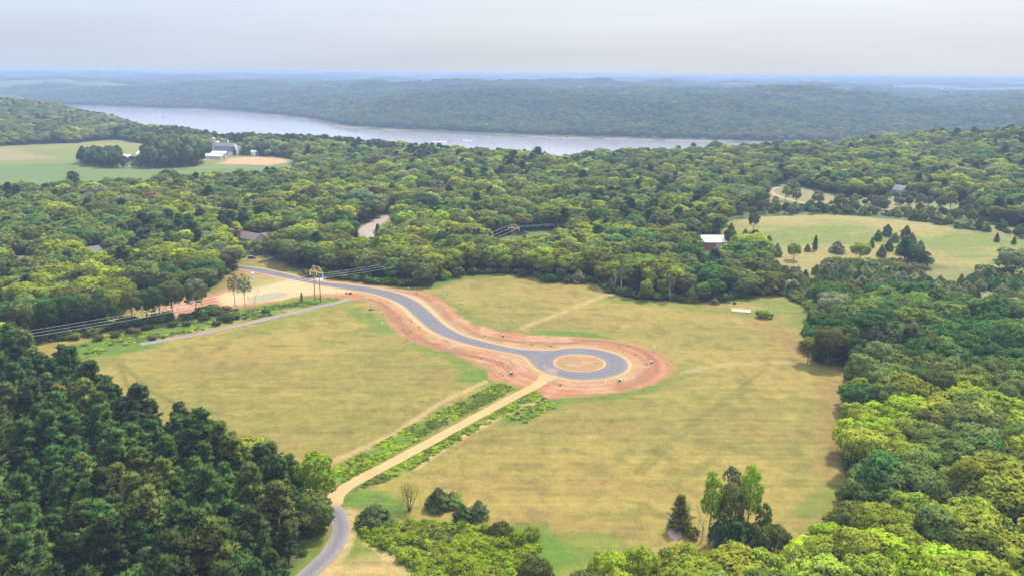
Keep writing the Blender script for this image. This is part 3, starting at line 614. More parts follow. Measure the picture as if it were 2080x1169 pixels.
def pine(seed, H=20.0, R_=3.6, z0=5.0, whorls=17, per=5, tufts=6, nq=12, size=0.42, cone=0.0):
    """layered plumes of needles on whorled branches"""
    g = np.random.default_rng(seed); Cs, Ns, Vn, Al = [], [], [], []; mb = MB()
    lean = g.normal(size=2) * 0.012
    b = 0.014 * H + 0.03; mb.tube([(0, 0, -0.6), (lean[0] * H * 0.5, lean[1] * H * 0.5, H * 0.5), (lean[0] * H, lean[1] * H, H * 0.97)], [b, b * 0.65, 0.03], 6)
    for w in range(whorls):
        t = (w + 0.3 * g.random()) / whorls; z = z0 + (H - z0) * t
        prof = (1 - t ** (2.0 - 0.9 * cone)) * (0.72 + 0.28 * min(1, t * 4)) + 0.07
        a_ = g.random() * 6.28
        for k in range(per):
            a = a_ + 6.283 * k / per + g.normal() * 0.22; Ln = R_ * prof * (0.50 + 0.75 * g.random())
            if g.random() < 0.16 * (1 - cone): continue
            tilt = 0.10 + 0.55 * t + g.normal() * 0.10
            d = np.array((math.cos(a) * math.cos(tilt), math.sin(a) * math.cos(tilt), math.sin(tilt))); o = np.array((lean[0] * z, lean[1] * z, z))
            if not cone: mb.bar(o, o + d * Ln * 0.85, 0.055, 0.015, 4, False)
            for j in range(tufts):
                f = 0.30 + 0.70 * (j + 0.5) / tufts; sz = size * (0.85 + 0.5 * g.random()) * (0.75 + 0.5 * (1 - abs(f - 0.65)))
                c = o + d * Ln * f + np.array((0, 0, 0.20 * Ln * f * f)) + g.normal(size=3) * np.array((.24, .24, .10)) * (0.4 + Ln * 0.22)
                u = rnd_unit(nq, g) * np.array((1, 1, 0.75)) + d * 0.45 + np.array((0, 0, 0.42)); u /= np.linalg.norm(u, axis=1)[:, None]
                Cs.append(c + u * sz * 0.85); Al.append(u); q = np.cross(u, rnd_unit(nq, g)) + 1e-6; q /= np.linalg.norm(q, axis=1)[:, None]; Ns.append(q)
                Vn.append(0.75 * u + 0.45 * d * np.array((1, 1, 0)) + np.array((0, 0, 0.55)) + 0.25 * rnd_unit(nq, g))
    C = np.vstack(Cs); Nn = np.vstack(Ns); A = np.vstack(Al); NV = np.vstack(Vn); s = size * (0.8 + 0.5 * g.random(len(C)))
    V, Q = cards(C, Nn, s * 1.05, s * 0.26, g, along=A)
    return V, Q, np.repeat(NV, 4, 0), mb
def cedar(seed, H=6.0, R_=2.0, n=2600, leaf=0.26, point=1.0):
    """dense juniper or spruce: spiky egg or cone down to the ground"""
    g = np.random.default_rng(seed); t = g.random(n) ** (0.75 + 0.35 * point); a = g.random(n) * 6.283
    prof = (1 - t ** (1.9 - 0.8 * point)) ** 0.85 * np.minimum(1, 0.62 + t * 2.4)
    lump = 0.58 + 0.80 * vnoise(a * 1.9 + seed, t * 6 + seed, seed) + 0.16 * np.sin(a * 5 + t * 21 + seed)
    rad = R_ * prof * lump * (0.72 + 0.30 * g.random(n)) + 0.05
    C = np.column_stack([rad * np.cos(a), rad * np.sin(a), 0.1 + t * H]); d = np.column_stack([np.cos(a), np.sin(a), 0.55 + 0.5 * t])
    u = d + 0.6 * rnd_unit(n, g); u /= np.linalg.norm(u, axis=1)[:, None]; q = np.cross(u, rnd_unit(n, g)); q /= np.linalg.norm(q, axis=1)[:, None]; q = q + 0.7 * d; q /= np.linalg.norm(q, axis=1)[:, None]
    s = leaf * (0.7 + 0.7 * g.random(n)); V, Q = cards(C, q, s * 1.2, s * 0.6, g, along=u)
    mb = MB(); mb.bar((0, 0, -0.3), (0, 0, H * 0.92), 0.03 * H * 0.6, 0.02, 6)
    return V, Q, np.repeat(0.8 * d + 0.4 * u, 4, 0), mb
def bare(seed, H=10.0, n=7, spread=0.35, fine=True):
    """leafless tree: forked stems"""
    g = np.random.default_rng(seed); mb = MB()
    def grow(p, d, ln, r, k):
        m = p + d * ln * 0.5 + Vector(g.normal(size=3) * ln * 0.04); e = p + d * ln + Vector(g.normal(size=3) * ln * 0.05)
        mb.tube([p, m, e], [r, r * 0.8, r * 0.6], 5)
        if k > 0:
            for _ in range(2 + (g.random() < 0.5)):
                q = (d + Vector(g.normal(size=3) * spread) + Vector((0, 0, 0.12))).normalized(); grow(e if g.random() < 0.6 else m, q, ln * (0.55 + 0.25 * g.random()), r * 0.55, k - 1)
    grow(Vector((0, 0, -0.5)), Vector((g.normal() * 0.04, g.normal() * 0.04, 1)).normalized(), H * 0.42, 0.016 * H, 4 if fine else 3)
    return mb
PR = {}
def reg(kind, args, fn, lmat, wmat, tag_='n'):
    """near prototypes keep crown and trunk apart; far ones carry both in one mesh"""
    for i, a in enumerate(args):
        V, Q, NV, mb = fn(**a)
        if tag_ == 'n': PR.setdefault(kind, []).append((leaf_mesh('crown', V, Q, NV, lmat), limb_mesh('trunk', mb, wmat)))
        else: PR.setdefault(kind + '_' + tag_, []).append(leaf_mesh('crown', V, Q, NV, lmat, (mb.v, mb.f), wmat))
def stuffobj(name, me):
    o = bpy.data.objects.new(name, me); return o          # not linked to the scene: only a source for instancing
B = [dict(H=14, R_=5.0, z0=3.5, lobes=30), dict(H=15, R_=4.4, z0=3.0, lobes=28, lobe_r=0.36), dict(H=12, R_=5.2, z0=3.0, lobes=34, lobe_r=0.30), dict(H=16, R_=5.6, z0=5.0, lobes=34), dict(H=13, R_=4.6, z0=2.2, lobes=26, low=0.7, lobe_r=0.38), dict(H=11, R_=4.8, z0=2.0, lobes=30, low=0.8, lobe_r=0.32)]
reg('broadleaf_tree', [dict(seed=20 + i, leaf=0.34, **b) for i, b in enumerate(B)], broad, M_leaf, M_bark)
reg('broad', [dict(seed=40 + i, leaf=0.62, dens=0.95, **b) for i, b in enumerate(B)], broad, M_leaf, M_bark, 'mid')
reg('broad', [dict(seed=60 + i, leaf=1.35, dens=0.8, limbs=False, **{**b, 'lobes': 16, 'lobe_r': 0.42}) for i, b in enumerate(B)], broad, M_leaf, M_bark, 'far')
reg('broad', [dict(seed=30 + i, leaf=0.34, **b) for i, b in enumerate(B)], broad, M_leaf, M_bark, 'near')
P_ = [dict(H=20, R_=4.0, z0=4.5, whorls=13), dict(H=21, R_=3.6, z0=7.0, whorls=11), dict(H=19, R_=4.4, z0=3.5, whorls=13), dict(H=22, R_=3.8, z0=8.5, whorls=10), dict(H=18, R_=3.8, z0=3.0, whorls=14)]
reg('pine_tree', [dict(seed=80 + i, tufts=5, nq=22, size=0.52, per=5, **p) for i, p in enumerate(P_)], pine, M_needle, M_pbark)
reg('pine', [dict(seed=90 + i, tufts=3, nq=9, size=0.95, **p) for i, p in enumerate(P_[:3])], pine, M_needle, M_pbark, 'mid')
reg('cedar_tree', [dict(seed=100, H=6, R_=2.3, point=0.4), dict(seed=101, H=5.5, R_=2.6, point=0.1), dict(seed=102, H=7, R_=2.2, point=0.7), dict(seed=103, H=6.5, R_=2.8, point=0.2, n=3200)], cedar, M_needle, M_bark)
reg('cedar', [dict(seed=110, H=6, R_=2.3, point=0.6, n=800, leaf=0.45), dict(seed=111, H=6, R_=2.0, point=0.95, n=700, leaf=0.45)], cedar, M_needle, M_bark, 'mid')
reg('spruce_tree', [dict(seed=120, H=11, R_=2.9, z0=0.6, whorls=20, per=7, tufts=4, nq=9, size=0.36, cone=1.0), dict(seed=121, H=12, R_=2.7, z0=0.6, whorls=20, per=7, tufts=4, nq=9, size=0.36, cone=1.0)], pine, M_needle, M_bark)
reg('birch_tree', [dict(seed=130, H=15, R_=2.5, z0=4.5, lobes=24, leaf=0.28, dens=0.62, lobe_r=0.40), dict(seed=131, H=16, R_=2.2, z0=6.0, lobes=20, leaf=0.28, dens=0.55, lobe_r=0.42), dict(seed=132, H=14, R_=3.0, z0=4.5, lobes=22, leaf=0.3, dens=0.45, lobe_r=0.36)], broad, M_leaf, M_white)
reg('poplar_tree', [dict(seed=135, H=15, R_=3.4, z0=1.8, lobes=30, leaf=0.34, dens=0.85, lobe_r=0.40), dict(seed=136, H=16, R_=3.0, z0=3.2, lobes=28, leaf=0.34, dens=0.8, lobe_r=0.42), dict(seed=137, H=14, R_=3.8, z0=2.2, lobes=30, leaf=0.34, dens=0.8, lobe_r=0.38), dict(seed=138, H=17, R_=2.3, z0=5.5, lobes=26, leaf=0.30, dens=0.8, lobe_r=0.46)], broad, M_leaf, M_grey)
reg('bush', [dict(seed=140, H=2.6, R_=1.9, z0=0.15, lobes=15, leaf=0.20, low=0.9, limbs=False, lobe_r=0.40), dict(seed=141, H=2.0, R_=2.1, z0=0.1, lobes=14, leaf=0.20, low=0.9, limbs=False, lobe_r=0.40), dict(seed=142, H=3.4, R_=2.0, z0=0.2, lobes=16, leaf=0.22, low=0.9, limbs=False, lobe_r=0.38)], broad, M_leaf, M_bark)
reg('bush', [dict(seed=150 + i, H=1.5, R_=1.2, z0=0.05, lobes=9, leaf=0.16, low=0.9, limbs=False, lobe_r=0.42) for i in range(3)], broad, M_weed, M_bark, 'low')
reg('weed', [dict(seed=160 + i, H=0.75, R_=0.9, z0=0.02, lobes=8, leaf=0.15, low=0.9, limbs=False, lobe_r=0.40, dens=0.8) for i in range(3)], broad, M_weed, M_bark, 'low')
def patch(seed, R_=1.1, H=0.35, n=150, leaf=0.17):
    """low leafy ground cover: leaves spread flat over a ragged patch"""
    g = np.random.default_rng(seed); a = g.random(n) * 6.283; r = R_ * np.sqrt(g.random(n)) * (0.75 + 0.35 * np.sin(a * 3 + seed)); z = H * (0.15 + 0.85 * g.random(n)) * (1 - 0.55 * (r / R_) ** 2)
    C = np.column_stack([r * np.cos(a), r * np.sin(a), np.maximum(z, 0.02)]); u = np.array((0, 0, 1.0)) + 0.5 * rnd_unit(n, g); u /= np.linalg.norm(u, axis=1)[:, None]; s = leaf * (0.6 + 0.8 * g.random(n)); V, Q = cards(C, u, s, s * 0.7, g)
    mb = MB(); mb.bar((0, 0, -0.05), (0, 0, H * 0.6), 0.02, 0.01, 4)
    return V, Q, np.repeat(np.array((0, 0, 1.0)) + 0.45 * u + 0.15 * rnd_unit(n, g), 4, 0), mb
reg('patch', [dict(seed=180), dict(seed=181, R_=1.3, H=0.45, n=190), dict(seed=182, R_=0.9, H=0.55, n=130)], patch, M_weed, M_bark, 'low')
for i in range(3): PR.setdefault('dead_tree', []).append((None, limb_mesh('trunk', bare(170 + i, 11), M_white)))

# ------------------------------------------------------------------ plants: colours
TINT = {'yellow green': (0.200, 0.238, 0.026), 'lime green': (0.235, 0.325, 0.020), 'mid green': (0.116, 0.158, 0.034), 'deep green': (0.060, 0.122, 0.028), 'dark green': (0.067, 0.091, 0.029), 'olive green': (0.121, 0.136, 0.029),
        'grey green': (0.150, 0.172, 0.075), 'blue green': (0.062, 0.115, 0.040), 'dull brown': (0.162, 0.111, 0.050), 'rusty red': (0.355, 0.111, 0.036), 'pale blue': (0.107, 0.151, 0.145)}
def jit(c, s=0.14):
    c = np.array(c) * (1 + rng.normal() * s); return tuple(float(max(0.005, v)) for v in c * (1 + rng.normal(size=3) * 0.05))
def plant(kind, x, y, hgt=None, rz=None, tint='mid green', label=None, group=None, var=None, wide=1.0, cat=None, lift=1.0):
    """one tree or bush: an Empty at its foot with crown and trunk under it"""
    P = PR[kind]; i = int(rng.integers(len(P))) if var is None else var % len(P); cr, tk = P[i]
    ref = cr or tk; top = max(v.co.z for v in ref.vertices) if 'top' not in ref else ref['top']; ref['top'] = top
    s = 1.0 if hgt is None else hgt / top
    e = empty(kind, (x, y, float(h(x, y)) - 0.15), rng.random() * 6.283 if rz is None else rz, (s * wide, s * wide, s))
    tag(e, label, cat or ('bush' if kind == 'bush' else 'tree'), group)
    if cr is not None:
        c = obj('crown', cr, e); c['tint'] = jit(np.array(TINT[tint]) * lift * (1.25 if kind in ('cedar_tree', 'spruce_tree') else 1.05 if kind == 'pine_tree' else 1.0))
    obj('trunk', tk, e)
    return e

# ------------------------------------------------------------------ plants: masses beyond counting
def mass(name, pts, meshes, sc, tints, label, sunk=0.2):
    n = len(pts); X = np.asarray(pts, float); Z = h(X[:, 0], X[:, 1]) - sunk
    me = bpy.data.meshes.new(name); me.vertices.add(n); me.vertices.foreach_set('co', np.column_stack([X[:, :2], Z]).astype(np.float32).ravel())
    def attr(nm, ty, key, arr):
        a = me.attributes.new(nm, ty, 'POINT'); a.data.foreach_set(key, np.ascontiguousarray(arr).ravel())
    attr('rot', 'FLOAT_VECTOR', 'vector', np.column_stack([rng.normal(size=(n, 2)) * 0.04, rng.random(n) * 6.283]).astype(np.float32))
    attr('scl', 'FLOAT_VECTOR', 'vector', np.asarray(sc, np.float32)); attr('pick', 'INT', 'value', rng.integers(0, len(meshes), n).astype(np.int32))
    attr('tint', 'FLOAT_VECTOR', 'vector', np.asarray(tints, np.float32))
    o = obj(name, me); tag(o, label, kind='stuff')
    ng = bpy.data.node_groups.new(name, 'GeometryNodeTree'); ng.interface.new_socket('Geometry', in_out='INPUT', socket_type='NodeSocketGeometry'); ng.interface.new_socket('Geometry', in_out='OUTPUT', socket_type='NodeSocketGeometry')
    nn = ng.nodes; l = ng.links; gi = nn.new('NodeGroupInput'); go = nn.new('NodeGroupOutput'); ip = nn.new('GeometryNodeInstanceOnPoints'); jn = nn.new('GeometryNodeJoinGeometry')
    for mm in meshes:
        oi = nn.new('GeometryNodeObjectInfo'); oi.inputs['Object'].default_value = SRC[mm.name]; oi.inputs['As Instance'].default_value = True; l.new(oi.outputs['Geometry'], jn.inputs[0])
    def na(nm, ty):
        a = nn.new('GeometryNodeInputNamedAttribute'); a.data_type = ty; a.inputs['Name'].default_value = nm; return a.outputs['Attribute']
    l.new(gi.outputs[0], ip.inputs['Points']); l.new(jn.outputs[0], ip.inputs['Instance']); ip.inputs['Pick Instance'].default_value = True
    l.new(na('pick', 'INT'), ip.inputs['Instance Index']); l.new(na('rot', 'FLOAT_VECTOR'), ip.inputs['Rotation']); l.new(na('scl', 'FLOAT_VECTOR'), ip.inputs['Scale'])
    l.new(ip.outputs[0], go.inputs[0])
    md = o.modifiers.new('spread', 'NODES'); md.node_group = ng
    return o
SRC = {}
for k, v in PR.items():
    if k.endswith(('_mid', '_far', '_low', '_near')):
        for mm in v: SRC[mm.name] = stuffobj('source', mm)
def tints_from(names, w, n, x=None, y=None, seed=0, var=0.16):
    """tints drawn with weights; neighbours tend to share one"""
    w = np.cumsum(np.array(w, float) / sum(w)); u = rng.random(n)
    if x is not None: u = np.clip(0.45 * u + 0.55 * np.clip((fbm(np.asarray(x) / 38, np.asarray(y) / 38, 200 + seed, 2) - 0.22) / 0.56, 0, 1), 0, 0.9999)
    k = np.minimum(np.searchsorted(w, u), len(w) - 1)
    C = np.array([TINT[names[i]] for i in k]) * (1 + rng.normal(size=(n, 1)) * var) * (1 + rng.normal(size=(n, 3)) * 0.05)
    return np.clip(C, 0.006, 0.6), k
def grid_pts(x0, x1, y0, y1, sp):
    """a jittered triangular spread"""
    X, Y = np.meshgrid(np.arange(x0, x1, sp), np.arange(y0, y1, sp * 0.9)); X = X + (np.arange(Y.shape[0]) % 2)[:, None] * sp / 2
    return X.ravel() + rng.uniform(-.38, .38, X.size) * sp, Y.ravel() + rng.uniform(-.38, .38, X.size) * sp
# ------------------------------------------------------------------ built things: materials
M_wood = simple('weathered_timber', (0.24, 0.105, 0.06), 0.85, 0.25, 1.5, 0, (4, 4, 0.5)); M_beam = simple('pale_timber', (0.50, 0.34, 0.20), 0.8, 0.2, 2.0); M_insul = simple('white_insulator', (0.75, 0.75, 0.74), 0.3, 0.05)
M_farwire = simple('dull_wire', (0.20, 0.22, 0.24), 0.6, 0.05); M_wire = simple('aluminium_wire', (0.62, 0.66, 0.62), 0.45, 0.05, 1, 0.3); M_wht = simple('white_paint', (0.62, 0.62, 0.61), 0.6, 0.06, 0.8); M_dark = simple('dark_metal', (0.035, 0.04, 0.045), 0.5, 0.2)
M_metalroof = simple('white_metal_roof', (0.60, 0.585, 0.55), 0.45, 0.06, 0.5, 0, (8, 0.2, 1)); M_redwall = simple('barn_red_boards', (0.27, 0.075, 0.06), 0.8, 0.2, 2.0, 0, (6, 6, 0.3)); M_shingle = simple('brown_shingles', (0.130, 0.090, 0.083), 0.9, 0.16, 1.2, 0, (1, 1, 5))
M_greyroof = simple('grey_shingles', (0.135, 0.132, 0.15), 0.9, 0.14, 1.2); M_taupe = simple('taupe_shingles', (0.125, 0.108, 0.106), 0.9, 0.14, 1.2, 0, (1, 1, 5)); M_silo = simple('silo_staves', (0.46, 0.37, 0.35), 0.85, 0.14, 0.8, 0, (1, 1, 3)); M_dsilo = simple('dark_silo_steel', (0.10, 0.12, 0.16), 0.5, 0.1)
M_glass = simple('window_glass', (0.03, 0.035, 0.04), 0.08, 0.1); M_brick = simple('red_brick', (0.33, 0.15, 0.11), 0.9, 0.2, 3); M_tan = simple('tan_siding', (0.42, 0.36, 0.29), 0.8, 0.08, 1, 0, (0.4, 0.4, 6)); M_car = simple('charcoal_paint', (0.035, 0.045, 0.055), 0.25, 0.1); M_rub = simple('tyre_rubber', (0.02, 0.02, 0.02), 0.9, 0.1)
M_grn = simple('utility_green', (0.05, 0.085, 0.055), 0.6, 0.1); M_concrete = simple('concrete', (0.42, 0.40, 0.37), 0.85, 0.1); M_foam = simple('foam_wake', (0.75, 0.77, 0.80), 0.8, 0.1)
M_chrome = simple('bright_metal', (0.6, 0.6, 0.6), 0.3, 0.05, 1, 0.9); M_lamp = simple('lamp_glass', (0.7, 0.7, 0.65), 0.2, 0.05); M_ply = simple('fresh_lumber', (0.36, 0.29, 0.18), 0.8, 0.15, 2)

# ------------------------------------------------------------------ power line
HF_H, ARM_Z, INS_Z = 19.0, 15.9, 13.6
def hframe(p, adir, label, sc=1.0):
    a = math.atan2(adir[1], adir[0]); e = empty('wooden_pylon', (p[0], p[1], float(h(p[0], p[1]))), a, sc); tag(e, label, 'pylon', 'timber pylons of the power line')
    for s in (-1, 1): MB().bar((2.3 * s, 0, -1.2), (2.15 * s, 0, HF_H), 0.26, 0.19, 10).build('pole', M_wood, e, True)
    MB().box((0, 0.30, ARM_Z), (10.4, 0.24, 0.42)).box((0, -0.30, ARM_Z), (10.4, 0.24, 0.42)).build('crossarm', M_beam, e)
    MB().bar((-2.9, 0, HF_H - 0.25), (2.9, 0, HF_H - 0.25), 0.17).build('ridge_beam', M_beam, e)
    for s in (-1, 1):
        b = MB()
        for t in (-1, 1): b.bar((2.15 * s, 0.05, HF_H - 0.4), (2.15 * s + t * (2.9 if t == s else 1.9), 0.05, ARM_Z + 0.2), 0.15)
        b.build('gable_brace', M_beam, e)
        MB().bar((-2.2 * s, 0.22 * s, 13.2), (2.2 * s, 0.22 * s, 9.4), 0.12).build('cross_brace', M_beam, e)
    for x in (-5.0, 0, 5.0):
        prof = []
        for k in range(10): prof += [(0.10, ARM_Z - 0.2 - 0.21 * k), (0.22, ARM_Z - 0.27 - 0.21 * k), (0.22, ARM_Z - 0.31 - 0.21 * k)]
        MB().lathe(prof[::-1], (x, 0, 0), 8).build('insulator', M_insul, e)
    return e
def hang(p, adir, x, z=INS_Z):
    a = np.array(adir) / np.linalg.norm(adir); q = np.array(p[:2]) + a * x; return Vector((q[0], q[1], float(h(p[0], p[1])) + z))
def wire(a, b, sag, label, r=0.038, mt=None):
    n = 28; pts = []
    for i in range(n + 1):
        t = i / n; q = a.lerp(b, t); q.z -= 4 * sag * t * (1 - t); pts.append(q)
    mb = MB()
    for i in range(n): mb.bar(pts[i], pts[i + 1], r, r, 5, i in (0, n - 1))
    tag(mb.build('power_line_wire', mt or M_wire), label, 'wire', 'wires of the power line')
hf1 = at(645.5, 612.5); hf2 = at(1043, 500); hf3 = at(1512, 424); hf4 = at(1757, 330)
d1 = (0.78, -0.62); d2 = (0.92, -0.38); d4 = (0.8, -0.6)
hframe(hf1, d1, 'tall rust brown double pole pylon beside the small pond'); hframe(hf2, d2, 'grey double pole pylon standing in the grass strip above the field', 0.8); hframe(hf4, d4, 'distant double pole pylon on the wooded right hill')
side_n = ('upper', 'middle', 'lower')
for k, x in enumerate((-5, 0, 5)):
    a = hang(hf1, d1, x); away = Vector((hf1[0] - 178, hf1[1] - 165, float(h(hf1[0] - 178, hf1[1] - 165)) + 17)); a2 = away + Vector((d1[0] * x, d1[1] * x, 0))
    wire(a, a2, 5.5, side_n[k] + ' wire of the three running left from the tall pylon into pines')
    b = hang(hf2, d2, x); wire(a, b, 5.0, side_n[k] + ' wire of the three between the tall pylon and the grassy strip pylon')
    c = hang(hf3, d2, x, 16.0); wire(b, c, 6.0, side_n[k] + ' wire of the three running right from the grassy strip pylon', 0.06, M_farwire); d = hang(hf4, d4, x); wire(c, d, 7.0, side_n[k] + ' wire of the three climbing to the hill pylon', 0.07, M_farwire)

# ------------------------------------------------------------------ lot signs and pedestals by the road
def lot_sign(px, py, label, rz=0.0, hgt=2.2, flip=1):
    p = at(px, py); e = empty('sign_post', tuple(p), rz); tag(e, label, 'sign post', 'white lot sign posts')
    MB().box((0, 0, hgt / 2 - 0.2), (0.17, 0.17, hgt + 0.4)).box((0, 0, hgt + 0.03), (0.25, 0.25, 0.06)).build('post', M_wht, e)
    MB().box((0.62 * flip, 0, hgt - 0.22), (1.5, 0.14, 0.14)).build('arm', M_wht, e)
    b = MB().box((0.75 * flip, 0, hgt - 0.78), (0.95, 0.05, 0.68)); s = b.build('panel', M_wht, e)
    for k in (0.42, 1.08): MB().bar((k * flip, 0, hgt - 0.29), (k * flip, 0, hgt - 0.44), 0.02).build('hook', M_dark, e)
lot_sign(905, 602.5, 'white sign post at the soil edge above the bend of the road', 0.2, flip=-1)
lot_sign(755.5, 627, 'white sign post over a dark soil mound left of the road', -0.3)
lot_sign(775, 661.5, 'white sign post on the grass left of the road bend', 0.1)
lot_sign(910, 713.5, 'white sign post at the lower rim of bare soil mid road', 0.15)
lot_sign(1331, 712.5, 'white sign post on grass beyond the far right soil rim', -0.1, flip=-1)
lot_sign(1229, 783.5, 'white sign post on bare soil below the turning circle', 1.2)
lot_sign(681, 598.5, 'small white sign post near the tall pylon by the asphalt', 0.4, 1.9)
def pedestal(px, py, label, sc=1.0):
    p = at(px, py); e = empty('utility_pedestal', tuple(p), rng.random() * 3, sc); tag(e, label, 'utility box', 'utility pedestals on the bare soil')
    MB().box((0, 0, 0.05), (1.0, 1.0, 0.22)).build('pad', M_concrete, e)
    bm = MB().prism([(-0.42, 0.16), (0.42, 0.16), (0.42, 0.85), (0.34, 1.05), (-0.34, 1.05), (-0.42, 0.85)], -0.36, 0.36).build('cabinet', M_grn, e)
    MB().prism([(-0.46, 1.05), (0.46, 1.05), (0.30, 1.26), (-0.30, 1.26)], -0.40, 0.40).build('lid', M_concrete, e)
pedestal(1039, 760.5, 'green utility box with pale lid left of the gravel track'); pedestal(1323, 738, 'green utility box with pale lid right of the turning circle'); pedestal(1259, 774.5, 'green utility box with pale lid below the circle at lower right')
pedestal(1022, 684, 'green utility box with pale lid above the road before the circle'); pedestal(1138, 782.5, 'small green utility box beside the top of the gravel track', 0.75); pedestal(829, 588, 'small utility box at the shrub edge above the road bend', 0.8)
p = at(513.5, 564.5); e = empty('utility_cabinet', tuple(p), 0.3); tag(e, 'tall white cabinet on the graded lot below the road', 'cabinet')
MB().box((0, 0, 0.1), (2.2, 1.8, 0.3)).build('plinth', M_concrete, e); MB().box((0, 0, 1.6), (1.5, 1.2, 2.7)).build('housing', M_wht, e); MB().prism([(-0.85, 2.95), (0.85, 2.95), (0.6, 3.2), (-0.6, 3.2)], -0.7, 0.7).build('lid', M_wht, e); MB().box((0, -0.62, 1.55), (1.2, 0.05, 2.3)).build('door', M_wht, e)
p = at(1115.5, 780); e = empty('sample_sign', tuple(p), 0.2); tag(e, 'white board sign among weeds beside the gravel track', 'sign')
for s in (-1, 1): MB().box((0.75 * s, 0, 0.7), (0.12, 0.12, 1.8)).build('post', M_wht, e)
MB().box((0, -0.09, 1.15), (1.8, 0.05, 1.0)).build('board', M_wht, e)

# ------------------------------------------------------------------ soil mounds, sand pit
def mound(px, py, w, ht, label, mt):
    p = at(px, py); g = np.random.default_rng(int(px)); V = []; Fs = []; n = 14
    for k, (f, z) in enumerate(((1.0, -0.15), (0.8, 0.4), (0.5, 0.8), (0.2, 1.0))):
        for i in range(n):
            t = 6.283 * i / n; r_ = f * w * (0.85 + 0.3 * g.random()); V.append((r_ * math.cos(t) * 1.4, r_ * math.sin(t), z * ht * (0.9 + 0.2 * g.random())))
    for k in range(3):
        for i in range(n): Fs.append((k * n + i, k * n + (i + 1) % n, (k + 1) * n + (i + 1) % n, (k + 1) * n + i))
    Fs.append(tuple(range(3 * n, 4 * n))); o = MB().add(V, Fs).build('soil_mound', mt, None, True); o.location = tuple(p); tag(o, label, 'mound')
M_dsoil = simple('dark_soil', (0.06, 0.045, 0.03), 0.95, 0.3, 2); M_rsoil = simple('red_soil', (0.33, 0.15, 0.09), 0.95, 0.25, 2)
mound(754, 629, 1.3, 0.7, 'low dark soil mound at the foot of a white sign post', M_dsoil); mound(748, 605, 2.2, 0.8, 'reddish soil mound where the grey path meets bare soil', M_rsoil)
p = at(1505, 631); e = empty('sand_pit', (p[0], p[1], p[2]), -0.25); tag(e, 'rectangular pale sand pit edged with timber in the mown grass', 'sand pit')
MB().box((0, 0, 0.14), (8.6, 6.2, 0.22)).build('sand', simple('pale_sand', (0.36, 0.255, 0.18), 0.95, 0.1, 1.5), e)
for c, d_ in (((0, 3.25, 0.2), (9.3, 0.3, 0.5)), ((0, -3.25, 0.2), (9.3, 0.3, 0.5)), ((4.5, 0, 0.2), (0.3, 6.2, 0.5)), ((-4.5, 0, 0.2), (0.3, 6.2, 0.5))): MB().box(c, d_).build('timber_edge', M_ply, e)

# ------------------------------------------------------------------ houses, barns
def gable(W_, D_, hw, hr, ov=0.5, th=0.22):
    """walls with gables and a two-slope roof, ridge along y"""
    walls = MB().prism([(-W_ / 2, -0.8), (W_ / 2, -0.8), (W_ / 2, hw), (0, hw + hr), (-W_ / 2, hw)], -D_ / 2, D_ / 2)
    k = hr / (W_ / 2); x = W_ / 2 + ov; prof = [(-x, hw - ov * k + 0.03), (0, hw + hr + 0.03), (x, hw - ov * k + 0.03), (x, hw - ov * k + th), (0, hw + hr + th * 1.2), (-x, hw - ov * k + th)]
    return walls, MB().prism(prof, -D_ / 2 - ov, D_ / 2 + ov)
def window(par, c, w, ht, ax, mt=None):
    d = (w, 0.10, ht) if ax == 'y' else (0.10, w, ht); f = MB().box(c, d).build('window', mt or M_wht, par)
    g = (w - 0.2, 0.14, ht - 0.2) if ax == 'y' else (0.14, w - 0.2, ht - 0.2); MB().box(c, g).build('pane', M_glass, f)
def house(name, px, py, rz, W_, D_, hw, hr, wm, rm, label, wing=None, chimney=None, garage=True, z=0.0):
    p = at(px, py); e = empty(name, (p[0], p[1], p[2] + z), rz); tag(e, label, 'house')
    a, b = gable(W_, D_, hw, hr); a.build('wall', wm, e); rf = b.build('roof', rm, e)
    for s in (-1, 1):
        for t in (-0.3, 0.05, 0.32): window(e, (s * (W_ / 2 + 0.02), t * D_, hw * 0.55), 1.3, 1.4, 'x')
        window(e, (W_ * 0.2, s * (D_ / 2 + 0.02), hw * 0.55), 1.4, 1.4, 'y')
    dr = MB().box((-W_ * 0.15, -D_ / 2 - 0.04, 1.05), (1.0, 0.10, 2.1)).build('door', M_dark, e); MB().box((-W_ * 0.15 + 0.35, -D_ / 2 - 0.12, 1.0), (0.1, 0.06, 0.1)).build('handle', M_chrome, dr)
    if chimney: MB().box((chimney[0], chimney[1], hw + hr * 0.6), (1.0, 1.3, hr * 1.6 + 1)).box((chimney[0], chimney[1], hw + hr * 1.4 + 0.55), (1.2, 1.5, 0.2)).build('chimney', M_brick, rf)
    if wing:
        ox, oy, ww, wd = wing; a, b = gable(ww, wd, hw * 0.96, hr * 0.85)
        for q, nm, mt in ((a, 'wing_wall', wm), (b, 'wing_roof', rm)):
            o = q.build(nm, mt, e); o.location = (ox, oy, 0); o.rotation_euler = (0, 0, math.pi / 2)
        if garage: MB().box((ox, oy - ww / 2 - 0.05, 1.2), (4.6, 0.1, 2.4)).build('garage_door', M_wht, e)
    return e
house('brown_house', 512, 492, 0.95, 11, 20, 3.4, 3.4, M_tan, M_shingle, 'brown shingle house with brick chimney among trees above the road end', wing=(6, -5, 9, 11), chimney=(-4.8, 6.5))
house('long_house', 204, 520, -0.95, 12, 26, 3.2, 3.0, M_tan, M_taupe, 'long low house with taupe roof half buried in the left wood', z=0.6)
house('small_house', 52, 540, -1.0, 9, 12, 3.0, 2.6, M_tan, M_taupe, 'small house roof showing between crowns at the left border', z=0.6, garage=False)
house('grey_house', 1824, 396, 0.5, 13, 17, 5.6, 4.2, M_tan, M_greyroof, 'large pale grey house under the wooded right hill', wing=(5, 3, 9, 9), garage=False)
